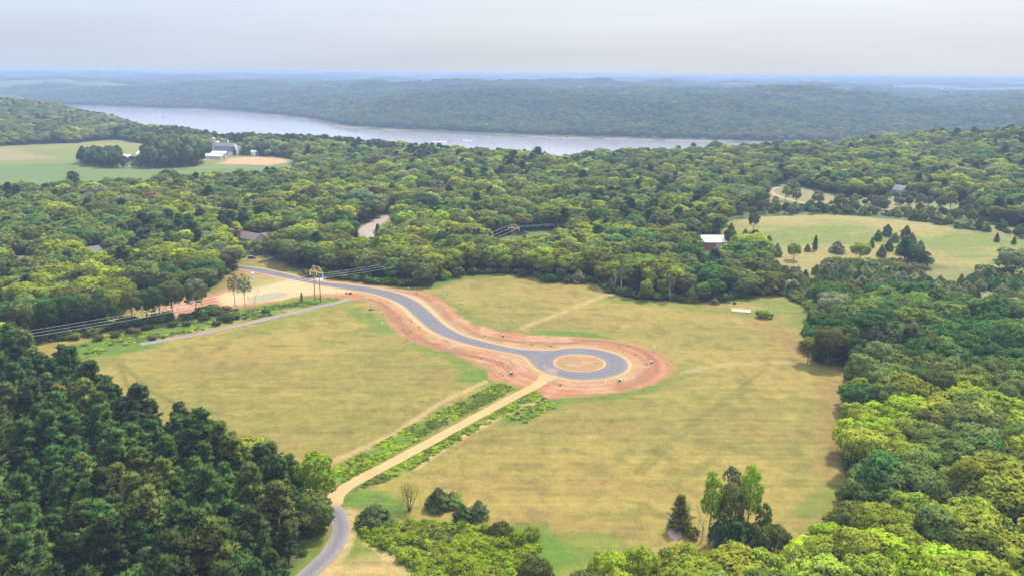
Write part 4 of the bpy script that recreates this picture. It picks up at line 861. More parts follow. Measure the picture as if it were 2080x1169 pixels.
p = at(1442, 503); e = empty('red_barn', tuple(p), 1.60); tag(e, 'red barn with bright white metal roof beside a dark round tree', 'barn')
a, b = gable(11, 18.5, 5.0, 3.4, 0.5); a.build('wall', M_redwall, e); b.build('roof', M_metalroof, e)
MB().box((-5.56, -4.5, 2.0), (0.12, 4.2, 4.0)).build('door', M_tan, e)
for y in (2.0, 5.5): window(e, (-5.54, y, 2.8), 1.2, 1.2, 'x')
# the dairy farm
def farm_at(px, py): return at(px, py)
p = farm_at(460, 313.5); e = empty('gambrel_barn', (p[0], p[1], p[2]), 1.35 - math.pi); tag(e, 'white dairy barn with grey gambrel roof by the silos', 'barn')
prof = [(-8, -1), (8, -1), (8, 5.2), (5.4, 12.0), (0, 16.0), (-5.4, 12.0), (-8, 5.2)]; MB().prism(prof, -15, 15).build('wall', M_wht, e)
ro = [(8.5, 4.6), (5.75, 12.2), (0, 16.5), (-5.75, 12.2), (-8.5, 4.6), (-8.1, 4.9), (-5.45, 12.0), (0, 16.04), (5.45, 12.0), (8.1, 4.9)]; rf = MB().prism(ro[::-1], -14.8, 14.8).build('roof', M_greyroof, e)
MB().box((0, 4, 17.2), (1.6, 1.6, 2.6)).lathe([(1.3, 18.5), (0.1, 20.6)], (0, 4, 0), 8).build('cupola', M_wht, rf)
for s in (-1, 1): MB().box((0, s * 15.06, 3.0), (4.5, 0.12, 5.0)).build('door', M_dsilo, e)
for t in (-9, -3, 3, 9): window(e, (8.04, t, 2.6), 1.2, 1.5, 'x'); window(e, (-8.04, t, 2.6), 1.2, 1.5, 'x')
def silo(px, py, r_, ht, mt, label):
    p = farm_at(px, py); e = empty('farm_silo', tuple(p)); tag(e, label, 'silo', 'silos of the dairy farm')
    MB().lathe([(r_, -1), (r_, ht)], n=24).build('barrel', mt, e, False)
    b = MB()
    for z in np.arange(1.5, ht, 1.8): b.lathe([(r_ + 0.06, z), (r_ + 0.06, z + 0.12)], n=24)
    b.build('hoop', M_dsilo if mt is M_silo else M_chrome, e)
    MB().lathe([(r_ + 0.1, ht), (r_ * 0.96, ht + r_ * 0.4), (r_ * 0.75, ht + r_ * 0.75), (r_ * 0.4, ht + r_ * 0.98), (0.1, ht + r_ * 1.06)], n=24).build('dome', M_wht if mt is M_dsilo else M_silo, e, True)
silo(436, 311.5, 2.9, 20, M_silo, 'tall pinkish stave silo at the end of the white barn'); silo(443.5, 309, 2.5, 13.5, M_dsilo, 'shorter dark silo with white dome behind the tall silo')
def shed(px, py, rz, W_, D_, hw, hr, wm, rm, label, name='farm_shed'):
    p = farm_at(px, py); e = empty(name, tuple(p), rz); tag(e, label, 'shed', 'sheds of the dairy farm'); a, b = gable(W_, D_, hw, hr, 0.4); a.build('wall', wm, e); b.build('roof', rm, e)
    MB().box((0, -D_ / 2 - 0.05, hw * 0.45), (W_ * 0.35, 0.1, hw * 0.9)).build('door', M_dsilo, e); return e
shed(434, 321, 1.35, 17, 32, 3.4, 2.2, M_concrete, M_metalroof, 'long low shed with bright white roof in front of the silos'); shed(447, 317, 1.35, 10, 22, 4.6, 2.0, M_concrete, M_metalroof, 'white roofed lean shed against the dairy barn')
shed(488, 310, 1.2, 12, 16, 6.0, 3.0, M_concrete, M_greyroof, 'grey roofed shed behind the dairy barn gable'); shed(515, 316, 1.2, 9, 12, 5.0, 2.4, M_wht, M_metalroof, 'small white building at the wood edge right of the farm')
shed(259, 326, 1.2, 10, 15, 4.6, 3.2, M_wht, M_metalroof, 'white farmhouse roof at the left gap of the grove', 'farm_house'); shed(287, 322, 0.6, 10, 14, 6.6, 3.6, M_wht, M_metalroof, 'taller white farmhouse behind the grove right of the first', 'farm_house')
shed(255, 338, 1.2, 4, 6, 2.4, 1.2, M_wht, M_metalroof, 'tiny white hut at the front of the farm grove', 'farm_hut')
shed(1377, 1067, -0.35, 4.2, 3.4, 2.0, 0.6, M_dark, M_taupe, 'low dark shed under a round pine by the field', 'garden_shed')
# bungalow roofs and specks of white on the far plateau
for i, (px, py, s) in enumerate(((258, 148.5, 16), (664, 166, 12), (995, 159, 16), (1020, 159.5, 10), (1180, 158, 14), (1300, 157, 18), (1345, 158, 12), (1420, 158, 14), (1912, 184, 10), (1932, 193, 8), (1560, 159, 12), (1800, 261, 5), (1770, 266, 5))):
    p = at(px, py); e = empty('far_farmstead', (p[0], p[1], p[2] + (10 if s > 7 else 5)), rng.random() * 3); a, b = gable(s, s * 1.6, s * 0.55, s * 0.3); a.build('wall', M_wht, e); b.build('roof', M_metalroof, e)
    nm = ['small white farmstead far off at the left horizon', 'pale farmstead by a tan clearing on the far left plateau', 'white farm buildings at the horizon left of centre, larger', 'small white farm right of the larger horizon farm', 'white speck of a farm at the horizon right of centre', 'wide white farm at the horizon above the river bend', 'small white farm just right of the wide horizon farm', 'white farm at the horizon beyond the long tan field', 'white house high on the far right bluff', 'white house just below another on the far right bluff', 'lone white farm at the horizon further right', 'white house low on the far right bluff by the hill', 'second white house low on the far bluff beside the hill'][i]
    tag(e, nm, 'farmhouse', 'white farmsteads on the far plateau')

# ------------------------------------------------------------------ car, boats
def wheel(par, x, y, r_=0.36, w=0.24):
    o = MB().lathe([(r_, -w / 2), (r_ + 0.01, 0), (r_, w / 2)], n=18).build('wheel', M_rub, par); o.rotation_euler = (math.pi / 2, 0, 0); o.location = (x, y, r_); MB().lathe([(r_ * 0.6, -w / 2 - 0.02), (r_ * 0.6, w / 2 + 0.02)], n=14).build('rim', M_chrome, o)
p = at(512, 525); e = empty('parked_car', tuple(p), 0.10); tag(e, 'dark grey car parked on the red drive at the road end', 'car')
MB().prism([(-2.45, 0.35), (2.4, 0.35), (2.5, 0.55), (2.42, 0.86), (1.35, 1.02), (-2.3, 1.05), (-2.5, 0.85)], -0.92, 0.92).build('body', M_car, e)
MB().prism([(-2.15, 1.05), (1.15, 1.02), (0.45, 1.62), (-1.75, 1.66)], -0.80, 0.80).build('cabin', M_glass, e); MB().prism([(-1.8, 1.64), (0.5, 1.60), (0.35, 1.72), (-1.65, 1.75)], -0.78, 0.78).build('roof', M_chrome, e)
for x in (-1.5, 1.5):
    for y in (-0.85, 0.85): wheel(e, x, y)
for s in (-1, 1): MB().box((2.46, s * 0.65, 0.72), (0.1, 0.32, 0.18)).build('headlight', M_lamp, e)
p = at(549, 527); e = empty('garden_trailer', tuple(p), 0.3); tag(e, 'small pale utility trailer right of the parked car', 'trailer'); MB().box((0, 0, 0.9), (2.6, 1.5, 0.7)).build('box', M_ply, e); MB().bar((1.3, 0, 0.6), (2.4, 0, 0.5), 0.05).build('drawbar', M_dark, e); wheel(e, 0, 0.85); wheel(e, 0, -0.85)
def boat(px, py, rz, label, sc=1.0, wake=60):
    q = flat(px, py, WATER); e = empty('motor_boat', (q[0], q[1], WATER), rz, sc); tag(e, label, 'boat', 'motor boats on the river')
    V = [(-4, -1.4, 1.1), (-4, 1.4, 1.1), (1.5, 1.5, 1.25), (4.6, 0, 1.6), (1.5, -1.5, 1.25), (-4, -1.0, -0.3), (-4, 1.0, -0.3), (1.2, 0.9, -0.3), (3.6, 0, 0.0), (1.2, -0.9, -0.3)]
    MB().add(V, [(0, 4, 3, 2, 1), (5, 6, 7, 8, 9), (0, 1, 6, 5), (1, 2, 7, 6), (2, 3, 8, 7), (3, 4, 9, 8), (4, 0, 5, 9)]).build('hull', M_wht, e); MB().prism([(-1.5, 1.2), (1.6, 1.3), (0.6, 2.5), (-1.3, 2.6)], -1.0, 1.0).build('cabin', M_glass, e)
    if wake:
        n = 16; V = []; Fs = []
        for i in range(n + 1):
            t = i / n; V += [(-4 - wake * t, 0.8 + 2.4 * t, 0.12), (-4 - wake * t, -0.8 - 2.4 * t, 0.12), (-4 - wake * t, 0, 0.45 * (1 - t) + 0.14)]
        for i in range(n): a = 3 * i; Fs += [(a, a + 2, a + 5, a + 3), (a + 2, a + 1, a + 4, a + 5)]
        w = MB().add(V, Fs).build('boat_wake', M_foam); w.location = (q[0], q[1], WATER); w.rotation_euler = (0, 0, rz); w.scale = (sc,) * 3; tag(w, 'white foam wake trailing behind a motor boat', kind='stuff')
boat(911, 288.5, -0.1, 'dark decked motor boat with a long wake left of mid river', 1.1, 34); boat(938, 285, 2.75, 'white motor boat further out with a short wake', 1.1, 24); boat(1117, 279.8, 0, 'white boat moored close to the far shore', 1.6, 0); boat(1151, 280.8, 0.2, 'larger white boat moored by the far shore', 2.0, 0); boat(331, 239.5, 0.3, 'tiny boat alone on the wide left water', 1.6, 0)
# ------------------------------------------------------------------ landmark plants
taken = []
CNT = {}
def lm(kind, px, py, hgt, tint, label, var=None, wide=1.0, clear_=None, group=None, sink=0):
    p = at(px, py); plant(kind, p[0], p[1], hgt, None, tint, label, group, var, wide); CNT[kind] = CNT.get(kind, 0) + 1
    taken.append((p[0], p[1], clear_ if clear_ is not None else hgt * wide * 0.30))
lm('poplar_tree', 646, 1036, 17.5, 'lime green', 'tall bright lime green tree at the pine stand corner by the gravel bend', 0, 1.15)
lm('broadleaf_tree', 612, 1060, 9, 'olive green', 'small olive tree under the lime green tree beside the lane', 4, 0.9)
lm('cedar_tree', 762, 1064, 6.2, 'dark green', 'wide dark cedar right of the grey lane bend', 3, 1.75, 1.5); lm('cedar_tree', 890, 1032, 6.6, 'dark green', 'pointed dark cedar nearest the pale fan shaped tree', 0, 1.45, 1.5); lm('cedar_tree', 920, 1026, 4.6, 'mid green', 'rounder green cedar touching the pointed one', 1, 1.45, 1)
lm('cedar_tree', 940, 1058, 5.4, 'dark green', 'left cedar of the close pair at the thicket top', 0, 1.35, 1); lm('cedar_tree', 972, 1050, 5.4, 'dark green', 'right cedar of the close pair at the thicket top', 1, 1.25, 1); lm('bush', 1016, 1088, 4.0, 'olive green', 'dull dark bush in the thicket beside a bright green one', 0, 1.3); lm('bush', 1054, 1104, 4.0, 'lime green', 'bright green bush at the right end of the thicket', 2, 1.1); lm('bush', 1080, 1094, 3.6, 'yellow green', 'yellow green bush at the far right tip of the thicket', 0, 1.1); lm('bush', 990, 1082, 2.6, 'lime green', 'lime bush left of the dull dark bush', 1, 0.9)
# the fan shaped willow: many bare stems under a thin pale crown
p = at(832, 1036); g_ = np.random.default_rng(5); mb = MB(); C_ = []
for k in range(11):
    a = 6.283 * k / 11 + g_.normal() * 0.2; o = 0.25 + 0.55 * g_.random(); e1 = Vector((math.cos(a) * o * 2.0, math.sin(a) * o * 2.0, 3.2)); e2 = Vector((math.cos(a) * o * 3.9, math.sin(a) * o * 3.9, 5.6 + g_.random())); mb.tube([(0.15 * math.cos(a), 0.15 * math.sin(a), -0.3), e1, e2], [0.13, 0.09, 0.03], 5); C_ += [e2] * 60 + [e1.lerp(e2, 0.75)] * 22
C_ = np.array(C_) + g_.normal(size=(len(C_), 3)) * np.array((1.0, 1.0, 0.7)); u = rnd_unit(len(C_), g_); V, Q = cards(C_, u, 0.24, 0.10, g_); we = empty('willow_tree', tuple(p)); tag(we, 'pale yellowish fan shaped tree with bare reddish stems by the track', 'tree'); cr = obj('crown', leaf_mesh('crown', V, Q, np.repeat(u + np.array((0, 0, .8)), 4, 0), M_leaf), we); cr['tint'] = (0.27, 0.27, 0.05); obj('trunk', limb_mesh('trunk', mb, simple('red_bark', (0.17, 0.10, 0.07), 0.9)), we); taken.append((p[0], p[1], 4))
lm('spruce_tree', 1381, 1074, 10.5, 'olive green', 'rounded olive conifer alone at the field edge left of tall poplars', 0, 1.35); lm('poplar_tree', 1440, 1102, 20.5, 'lime green', 'tall narrow poplar with bare pale trunk, left of the pair', 1, 0.62); lm('poplar_tree', 1518, 1098, 22, 'lime green', 'tall bright poplar, right of the pair', 1, 0.66); lm('poplar_tree', 1482, 1104, 17.5, 'mid green', 'darker poplar between the two bright ones', 1, 1.0); lm('poplar_tree', 1480, 1082, 19.5, 'grey green', 'grey green thin poplar top behind the pair', 0, 0.6)
lm('poplar_tree', 1548, 1112, 13, 'mid green', 'shorter leafy poplar right of the bright pair', 1, 0.7); lm('broadleaf_tree', 1465, 1118, 9, 'deep green', 'dark leafy tree filling the foot of the poplar clump', 4, 1.0); lm('broadleaf_tree', 1502, 1124, 10, 'deep green', 'deep green tree filling the right foot of the poplar clump', 4, 0.9); lm('broadleaf_tree', 1540, 1128, 9, 'olive green', 'olive tree low on the right side of the poplar clump', 5, 0.95); lm('broadleaf_tree', 1572, 1122, 8, 'mid green', 'low green tree right of the dark bushy conifer', 5, 1.0); lm('broadleaf_tree', 1424, 520, 6.5, 'yellow green', 'yellow green tree hiding the lower left of the red barn', 4, 1.0)
lm('pine_tree', 1490, 1168, 14.5, 'dark green', 'big dark pine in front of the tall poplars', 0, 1.25); lm('spruce_tree', 1552, 1105, 7.5, 'dark green', 'dark bushy conifer right of the poplars by the field', 0, 1.3); lm('spruce_tree', 1453, 1128, 5.5, 'pale blue', 'small pale blue spruce below the poplar trunks', 1); lm('dead_tree', 1413, 1095, 10, 'dull brown', 'bare grey snag left of the poplars', 0); lm('dead_tree', 1425, 1098, 11, 'dull brown', 'taller bare snag next to the poplars', 1); lm('bush', 1405, 1092, 3.4, 'mid green', 'green bush at the foot of the bare snags', 2)
for k, (a, b, hh, tn, lb) in enumerate(((1245, 1222, 13, 'lime green', 'bright lime crown at the bottom border, leftmost of the row'), (1300, 1225, 14.5, 'yellow green', 'tall bright yellow green crown in the bottom border row'), (1378, 1212, 13, 'yellow green', 'broad yellow green crown below the small gravel yard'), (1440, 1206, 11, 'lime green', 'lime crown in front of the small blue spruce'), (1345, 1300, 12, 'mid green', 'greener crown low at the bottom border below the gravel yard'), (1085, 1212, 10.5, 'olive green', 'grey olive tree alone at the bottom border right of the thicket'), (1170, 1300, 9, 'mid green', 'low green crown at the bottom border beside the grey olive tree'))): lm('broadleaf_tree', a, b, hh, tn, lb, (2, 0, 2, 4, 5, 4, 5)[k], 1.05)
lm('broadleaf_tree', 1482, 505, 13.5, 'deep green', 'dark round tree touching the red barn', 1, 1.05); lm('cedar_tree', 1405, 612, 8.5, 'olive green', 'large olive cedar at the far field edge left of the sand pit', 1, 1.2); lm('cedar_tree', 1452, 617, 3.4, 'grey green', 'low grey shrub like cedar left of the sand pit', 1, 1.7); lm('birch_tree', 1361, 611, 15, 'grey green', 'pale stemmed birch at the far field edge', 1, 0.9); lm('broadleaf_tree', 1312, 609, 11.5, 'yellow green', 'yellow green tree at the far field edge beside the birch', 4, 1.0); lm('bush', 1552, 645, 4.2, 'lime green', 'bright lime bush right of the sand pit', 1, 1.15); lm('spruce_tree', 613, 613, 5.5, 'mid green', 'small young conifer left of the tall pylon', 1, 0.9)
lm('birch_tree', 1262, 596, 19, 'grey green', 'pale trunked birch standing taller at the far field corner', 1, 0.8); lm('dead_tree', 1248, 592, 14, 'grey green', 'bare white trunk beside the far field corner birch', 2); lm('cedar_tree', 1240, 592, 8, 'olive green', 'olive cedar left of the far field track', 0, 1.3); lm('cedar_tree', 1175, 574, 8, 'grey green', 'dusty cedar at the far field edge behind the track', 1, 1.2)
lm('birch_tree', 499, 632, 20, 'grey green', 'tall thin birch with bare white stem beside the pond', 2, 0.75); lm('birch_tree', 478, 622, 18, 'grey green', 'thin grey birch left of the pond birch', 2, 0.8); lm('dead_tree', 516, 636, 15, 'dull brown', 'thin bare stem nearest the pond', 0)
lm('broadleaf_tree', 400, 642, 19, 'grey green', 'silvery large tree at the end of the left wood by the pond', 1, 0.9); lm('broadleaf_tree', 352, 652, 20, 'olive green', 'massive olive tree with dark trunk left of the silvery tree', 3, 0.85)
for k, (a, b, hh, tn) in enumerate(((22, 700, 17, 'dark green'), (62, 694, 18, 'mid green'), (100, 688, 18, 'deep green'), (138, 680, 19, 'deep green'), (172, 672, 18, 'mid green'), (205, 667, 19, 'blue green'), (238, 663, 18, 'yellow green'), (270, 660, 18, 'olive green'), (300, 657, 17, 'deep green'), (326, 654, 18, 'blue green'))): lm('broadleaf_tree', a, b, hh, tn, ('first', 'second', 'third', 'fourth', 'fifth', 'sixth', 'seventh', 'eighth', 'ninth', 'tenth')[k] + ' from the left in the big tree row above the wires', (3, 0, 3, 1, 3, 0, 3, 3, 1, 3)[k], 0.95, 4, 'big trees above the wires at left')
for k, (a, b, hh, tn) in enumerate(((1640, 738, 12, 'yellow green'), (1680, 742, 17, 'olive green'), (1712, 735, 17, 'mid green'), (1705, 690, 17, 'olive green'))): lm('broadleaf_tree', a, b, hh, tn, ('yellowish tree at the outer corner of the right wood', 'big olive tree on the field corner of the right wood', 'big rounded tree right of the corner olive tree', 'spreading olive tree behind the field corner trees')[k], (1, 3, 0, 3)[k], 1.0)
for k, (a, b) in enumerate(((1772, 742), (1798, 735), (1826, 738), (1845, 730))): lm('birch_tree', a, b, 17.5, 'grey green', ('first from the left', 'second from the left', 'third from the left', 'rightmost')[k] + ' of the white stemmed birches in the right wood', 2, 1.0)
for k, (a, b, hh, kd, tn, lb, w_) in enumerate(((1612, 528, 12, 'broadleaf_tree', 'yellow green', 'yellow green round tree on the hill pasture', 1.1), (1655, 508, 10.5, 'spruce_tree', 'deep green', 'pointed spruce right of the yellow green pasture tree', 0.85), (1640, 510, 5.5, 'cedar_tree', 'olive green', 'small cedar left of the pasture spruce', 1.0), (1700, 512, 8, 'cedar_tree', 'grey green', 'broad grey cedar right of the pasture spruce', 1.5), (1578, 520, 9, 'cedar_tree', 'grey green', 'grey green cedar left of the pasture round tree', 1.0), (1530, 470, 14, 'broadleaf_tree', 'deep green', 'large dark tree on the left end of the hill pasture', 0.9), (1513, 487, 8.5, 'cedar_tree', 'grey green', 'grey cedar below the large dark pasture tree', 1.1), (1485, 470, 7, 'cedar_tree', 'olive green', 'small cedar on the pasture left of the dark tree', 1.0), (1562, 488, 4, 'cedar_tree', 'olive green', 'low dark cedar in open pasture', 1.4), (2024, 490, 6.5, 'cedar_tree', 'dark green', 'lone cedar on the right pasture ridge', 1.0), (2059, 495, 5.5, 'cedar_tree', 'dark green', 'lone smaller cedar at the right border ridge', 1.0), (1858, 448, 8, 'cedar_tree', 'dark green', 'dark cedar at the top right of the hill pasture', 1.3))): lm(kd, a, b, hh, tn, lb, None, w_)
for k, (a, b, hh) in enumerate(((1802, 478, 8.5), (1783, 487, 7.5), (1818, 490, 6.5), (1840, 482, 9), (1770, 502, 6.5), (1850, 500, 10), (1805, 508, 8), (1830, 515, 9), (1868, 512, 8.5), (1790, 520, 8))): lm('cedar_tree', a, b, hh, ('dark green', 'deep green', 'grey green')[k % 3], ('topmost cedar of the cluster climbing the hill pasture', 'leftmost small cedar near the cluster top', 'small cedar low under the topmost cluster cedar', 'cedar right of the topmost cluster cedar', 'outlying cedar left of the climbing cluster', 'tall cedar on the right side of the climbing cluster', 'cedar in the middle of the climbing cluster', 'broad cedar low in the climbing cluster', 'cedar at the lower right of the climbing cluster', 'cedar at the foot of the climbing cluster')[k], None, 1.05, 2.0, 'cedars on the hill pasture')
for k, (a, b, hh) in enumerate(((1595, 408, 15), (1617, 414, 15), (1660, 420, 15), (1703, 432, 17), (1790, 432, 15), (1868, 424, 14), (1930, 427, 17), (1968, 430, 16), (1385, 440, 13), (1420, 446, 14), (1480, 440, 14), (1508, 442, 13), (1555, 436, 14))): lm('poplar_tree', a, b, hh, 'grey green' if k % 3 else 'yellow green', ('slim poplar nearest the dirt track loop', 'round topped poplar right of the track loop', 'poplar above the end of the dirt track', 'large poplar over a dark cedar below the track', 'poplar left of centre in the upper meadow', 'poplar in front of the grey house', 'tall broad poplar on the ridge right of the meadow', 'second tall poplar on the right ridge', 'leftmost poplar of the row behind the red barn wood', 'second poplar of the row behind the red barn wood', 'third poplar of the row behind the red barn wood', 'fourth poplar of the row behind the red barn wood', 'fifth poplar of the row near the pasture top')[k], None, 1.25, 4, 'poplars of the upper meadow')
for k, (a, b, hh) in enumerate(((724, 490, 10), (768, 484, 11), (791, 482, 10))): lm('spruce_tree', a, b, hh, 'dark green', ('dark spruce left of the pinkish side road', 'dark spruce inside the side road bend', 'bluish spruce right of the one inside the bend')[k], None, 1.1)
for k, a in enumerate((262, 272, 283, 294, 304, 318, 332, 346)): lm('spruce_tree', a, 512 + (k % 3) * 2, 14 + (k * 37 % 5) - 2, 'pale blue' if k % 3 else 'blue green', ('first', 'second', 'third', 'fourth', 'fifth', 'sixth', 'seventh', 'eighth')[k] + ' from the left in the blue spruce row behind the long house', None, 0.8, 2.5, 'row of blue spruces in the left wood')
lm('spruce_tree', 476.5, 317, 14, 'dark green', 'dark spruce before the dairy barn gable', 0, 0.9); lm('spruce_tree', 496, 316, 17, 'dark green', 'left of two dark spruces right of the dairy barn', 1, 1.0); lm('spruce_tree', 507, 316.5, 15, 'dark green', 'right of two dark spruces right of the dairy barn', 0, 1.0)
for k, (a, b, tn, lb) in enumerate(((455, 392, 'rusty red', 'rusty red crown among green trees below the farm'), (425, 392, 'dull brown', 'dull mauve dying tree left of the rusty crown'), (1000, 452, 'rusty red', 'rust coloured narrow tree by the dark pine clump'), (1300, 420, 'dull brown', 'dull brownish crown in the middle wood'))): lm('broadleaf_tree', a, b, 13, tn, lb, None, 1.1)
for k, (a, b) in enumerate(((876, 460), (892, 462), (910, 458), (925, 463), (943, 460), (960, 464), (972, 460), (905, 450), (940, 451))): lm('pine_tree', a, b, 17, 'deep green', 'dark pine in the clump by the side road', k, 1.3, 3, 'dark pine clump in the middle wood')
for k, (a, b) in enumerate(((908, 512), (918, 514), (930, 515), (941, 515), (953, 514), (963, 512), (973, 510))): lm('pine_tree', a, b, 16, 'dark green', 'upright pine in the row above the wires', k, 0.85, 2.5, 'short row of pines above the power line')
for k in range(34):                                                       # roadside and lot bushes
    a, b, hh, tn = [(835, 580, 4.5, 'mid green'), (850, 578, 5, 'mid green'), (815, 577, 4, 'olive green'), (800, 573, 3.6, 'mid green'), (870, 577, 6, 'yellow green'), (748, 566, 4.5, 'lime green'), (735, 568, 3, 'dark green'), (725, 560, 3.4, 'deep green'), (700, 562, 2.4, 'dark green'), (455, 652, 3.2, 'dark green'), (468, 654, 3.4, 'deep green'), (440, 660, 2.6, 'mid green'), (482, 648, 2.4, 'dark green'), (310, 690, 1.6, 'dark green'), (332, 686, 1.2, 'deep green'), (300, 668, 3, 'mid green'), (270, 676, 3, 'grey green'), (350, 662, 2.8, 'mid green'), (380, 660, 2.6, 'grey green'), (415, 650, 3, 'mid green'), (200, 690, 3, 'mid green'), (235, 685, 3, 'grey green'), (1492, 617, 1.4, 'dark green'), (712, 597, 1.3, 'mid green'), (704, 596, 1.0, 'mid green'), (780, 572, 3, 'mid green'), (765, 570, 2.6, 'olive green'), (900, 568, 6, 'yellow green'), (930, 563, 6.5, 'mid green'), (960, 558, 5, 'olive green'), (1060, 562, 5, 'mid green'), (1115, 573, 5, 'deep green'), (1150, 576, 3.6, 'mid green'), (540, 634, 2.2, 'deep green')][k]
    lb = 'small roadside bush north of the new road' if b < 592 and 690 < a < 880 else 'bush in the rough strip under the power wires' if a < 560 else 'leafy bush at the far edge of the big field' if a > 890 and b < 600 else 'small bush beside the new asphalt'
    if a == 1492: lb = 'tiny dark bush just above the sand pit'
    lm('bush', a, b, hh, tn, f'{tn} {lb}' if a != 1492 else lb, None, 1.15, 1.5, 'bushes by the road and wires')

# ------------------------------------------------------------------ woods: where every tree stands
def clear(x, y):
    k = np.ones(len(x), bool)
    for a, b, r_ in taken: k &= np.hypot(x - a, y - b) > r_
    return k
HOUSES = [o for o in COL.objects if o.get('category') in ('house', 'barn', 'shed', 'silo', 'car')]
for o in HOUSES: taken.append((o.location.x, o.location.y, 11 if o['category'] != 'car' else 6))
sight = []                                                                 # keep what stands before a low roof short
for o in HOUSES:
    if o['category'] in ('house', 'barn') or o.name.startswith('farm'): sight.append((o.location.x, o.location.y, 15 if o.name.startswith('brown') else 11 if o.name.startswith('red') else 8, 1.0 if o.name.startswith(('brown', 'red')) else 4.2))
for px_, py_, w_ in ((735, 486, 10), (750, 478, 10), (752, 466, 10), (768, 454, 10), (782, 443, 9), (1568, 388, 7), (1575, 398, 7), (1595, 405, 6), (1620, 411, 6), (1645, 417, 6), (1030, 492, 9), (1070, 484, 9), (1110, 478, 9), (1462, 505, 6), (185, 516, 8)):
    p = at(px_, py_); sight.append((p[0], p[1], w_, 1.5))
def view_gap(x, y, hts):
    """shorter trees just in front of the roofs one can see"""
    out = hts.copy()
    for a, b, w_, b_ in sight:
        d = math.hypot(a, b); u = np.array((a, b)) / d; s = x * u[0] + y * u[1]; c = np.abs(-x * u[1] + y * u[0]); q = (s < d - 2) & (s > d - 85) & (c < w_)
        out[q] = np.minimum(out[q], b_ + (d - s[q]) * math.tan(math.atan2(116, d)) * 0.80)
    return out
def frame(x, y, z, pad=0.0):
    px, py, d = project(np.column_stack([x, y, z])); return (px > -pad) & (px < 2080 + pad) & (py > -pad) & (py < 1169 + pad), px, py, d
cover = np.zeros((293, 520), bool)
def seen_area(px, py, rx, ry):
    """uncovered quarter-pixels of a crown, nearest first, then covered"""
    x0, x1 = max(0, int((px - rx) / 4)), min(520, int((px + rx) / 4) + 1); y0, y1 = max(0, int((py - ry) / 4)), min(293, int((py + ry) / 4) + 1)
    if x0 >= x1 or y0 >= y1: return 0
    s = cover[y0:y1, x0:x1]; n = int((~s).sum()); s[:] = True; return n
SHAPE = ('round', 'tall oval', 'broad low', 'large spreading', 'bushy', 'low bushy')
def ordinal(k): return ('first', 'second', 'third', 'fourth', 'fifth', 'sixth', 'seventh', 'eighth', 'ninth', 'tenth', 'eleventh', 'twelfth')[k]

# pine stand
X, Y = grid_pts(-260, 0, 130, 420, 7.6); k = inside(PINES, X, Y) & clear(X, Y); X, Y = X[k], Y[k]
Hh = 20.0 + 5 * (vnoise(X / 22, Y / 22, 301) - 0.5) + rng.normal(size=len(X)) * 3.0; Hh *= np.clip(0.72 + sdf(PINES, X, Y) / -26, 0.72, 1.0)
inf_, px, py, dd = frame(X, Y, h(X, Y) + Hh * 0.85, 60); o_ = np.argsort(dd); pts_mass = []
ptn = ['dark green', 'deep green', 'mid green', 'olive green', 'blue green']; TINT.update({'dark green': (0.050, 0.080, 0.023)})
edge_lab = 0
for i in o_:
    if not inf_[i]: continue
    n = seen_area(px[i], py[i], 2.4 * F / dd[i], 4.0 * F / dd[i]); vis = 0 < px[i] < 2080 and 0 < py[i] < 1169
    t_ = ptn[int(np.searchsorted([0.42, 0.70, 0.84, 0.93], np.clip(0.6 * rng.random() + 0.4 * vnoise(X[i] / 16, Y[i] / 16, 303), 0, 0.999)))]
    if n > 0 and vis and CNT.get('pine_tree', 0) < 300:
        edge = float(sdf(PINES, X[i:i + 1], Y[i:i + 1])[0]) > -6
        lb = f'{t_} tall pine ' + (('on the lane side' if py[i] > 960 else 'on the field side') if edge else ('near the bottom border' if py[i] > 1000 else 'at the back' if py[i] < 780 else 'in the middle')) + ' of the left stand'
        v = int(rng.choice([0, 2, 4, 1])) if edge else int(rng.choice([0, 1, 2, 3, 4])); plant('pine_tree', X[i], Y[i], float(Hh[i]), None, t_, lb, 'pines of the lower left stand', v, 1.10 + 0.25 * rng.random()); CNT['pine_tree'] = CNT.get('pine_tree', 0) + 1
    else: pts_mass.append((X[i], Y[i], Hh[i]))
if pts_mass:
    q = np.array(pts_mass); s = q[:, 2:3] / 20; tt, _ = tints_from(ptn[:3], (5, 3, 1), len(q)); mass('hidden_pines', q, PR['pine_mid'], np.repeat(s, 3, 1), tt, 'further pines of the same stand, mostly hidden')

for k, (a, b, hh) in enumerate(((1835, 960, 13), (1770, 1150, 12), (1930, 1090, 14), (2030, 880, 15), (1950, 800, 17), (1600, 1190, 11), (1680, 1215, 12), (2050, 1120, 13))): lm('dead_tree', a, b, hh, 'dull brown', ('pale leafless tree', 'thin grey snag')[k % 2] + ' ' + ('near the field side of the right wood', 'low in the right wood above the border', 'amid bright crowns of the right wood', 'by the right border in tall trees', 'deep in the tall part of the right wood', 'at the bottom border near the blue spruce', 'at the bottom border left of bright crowns', 'in the lower right corner')[k], k, 1.2)
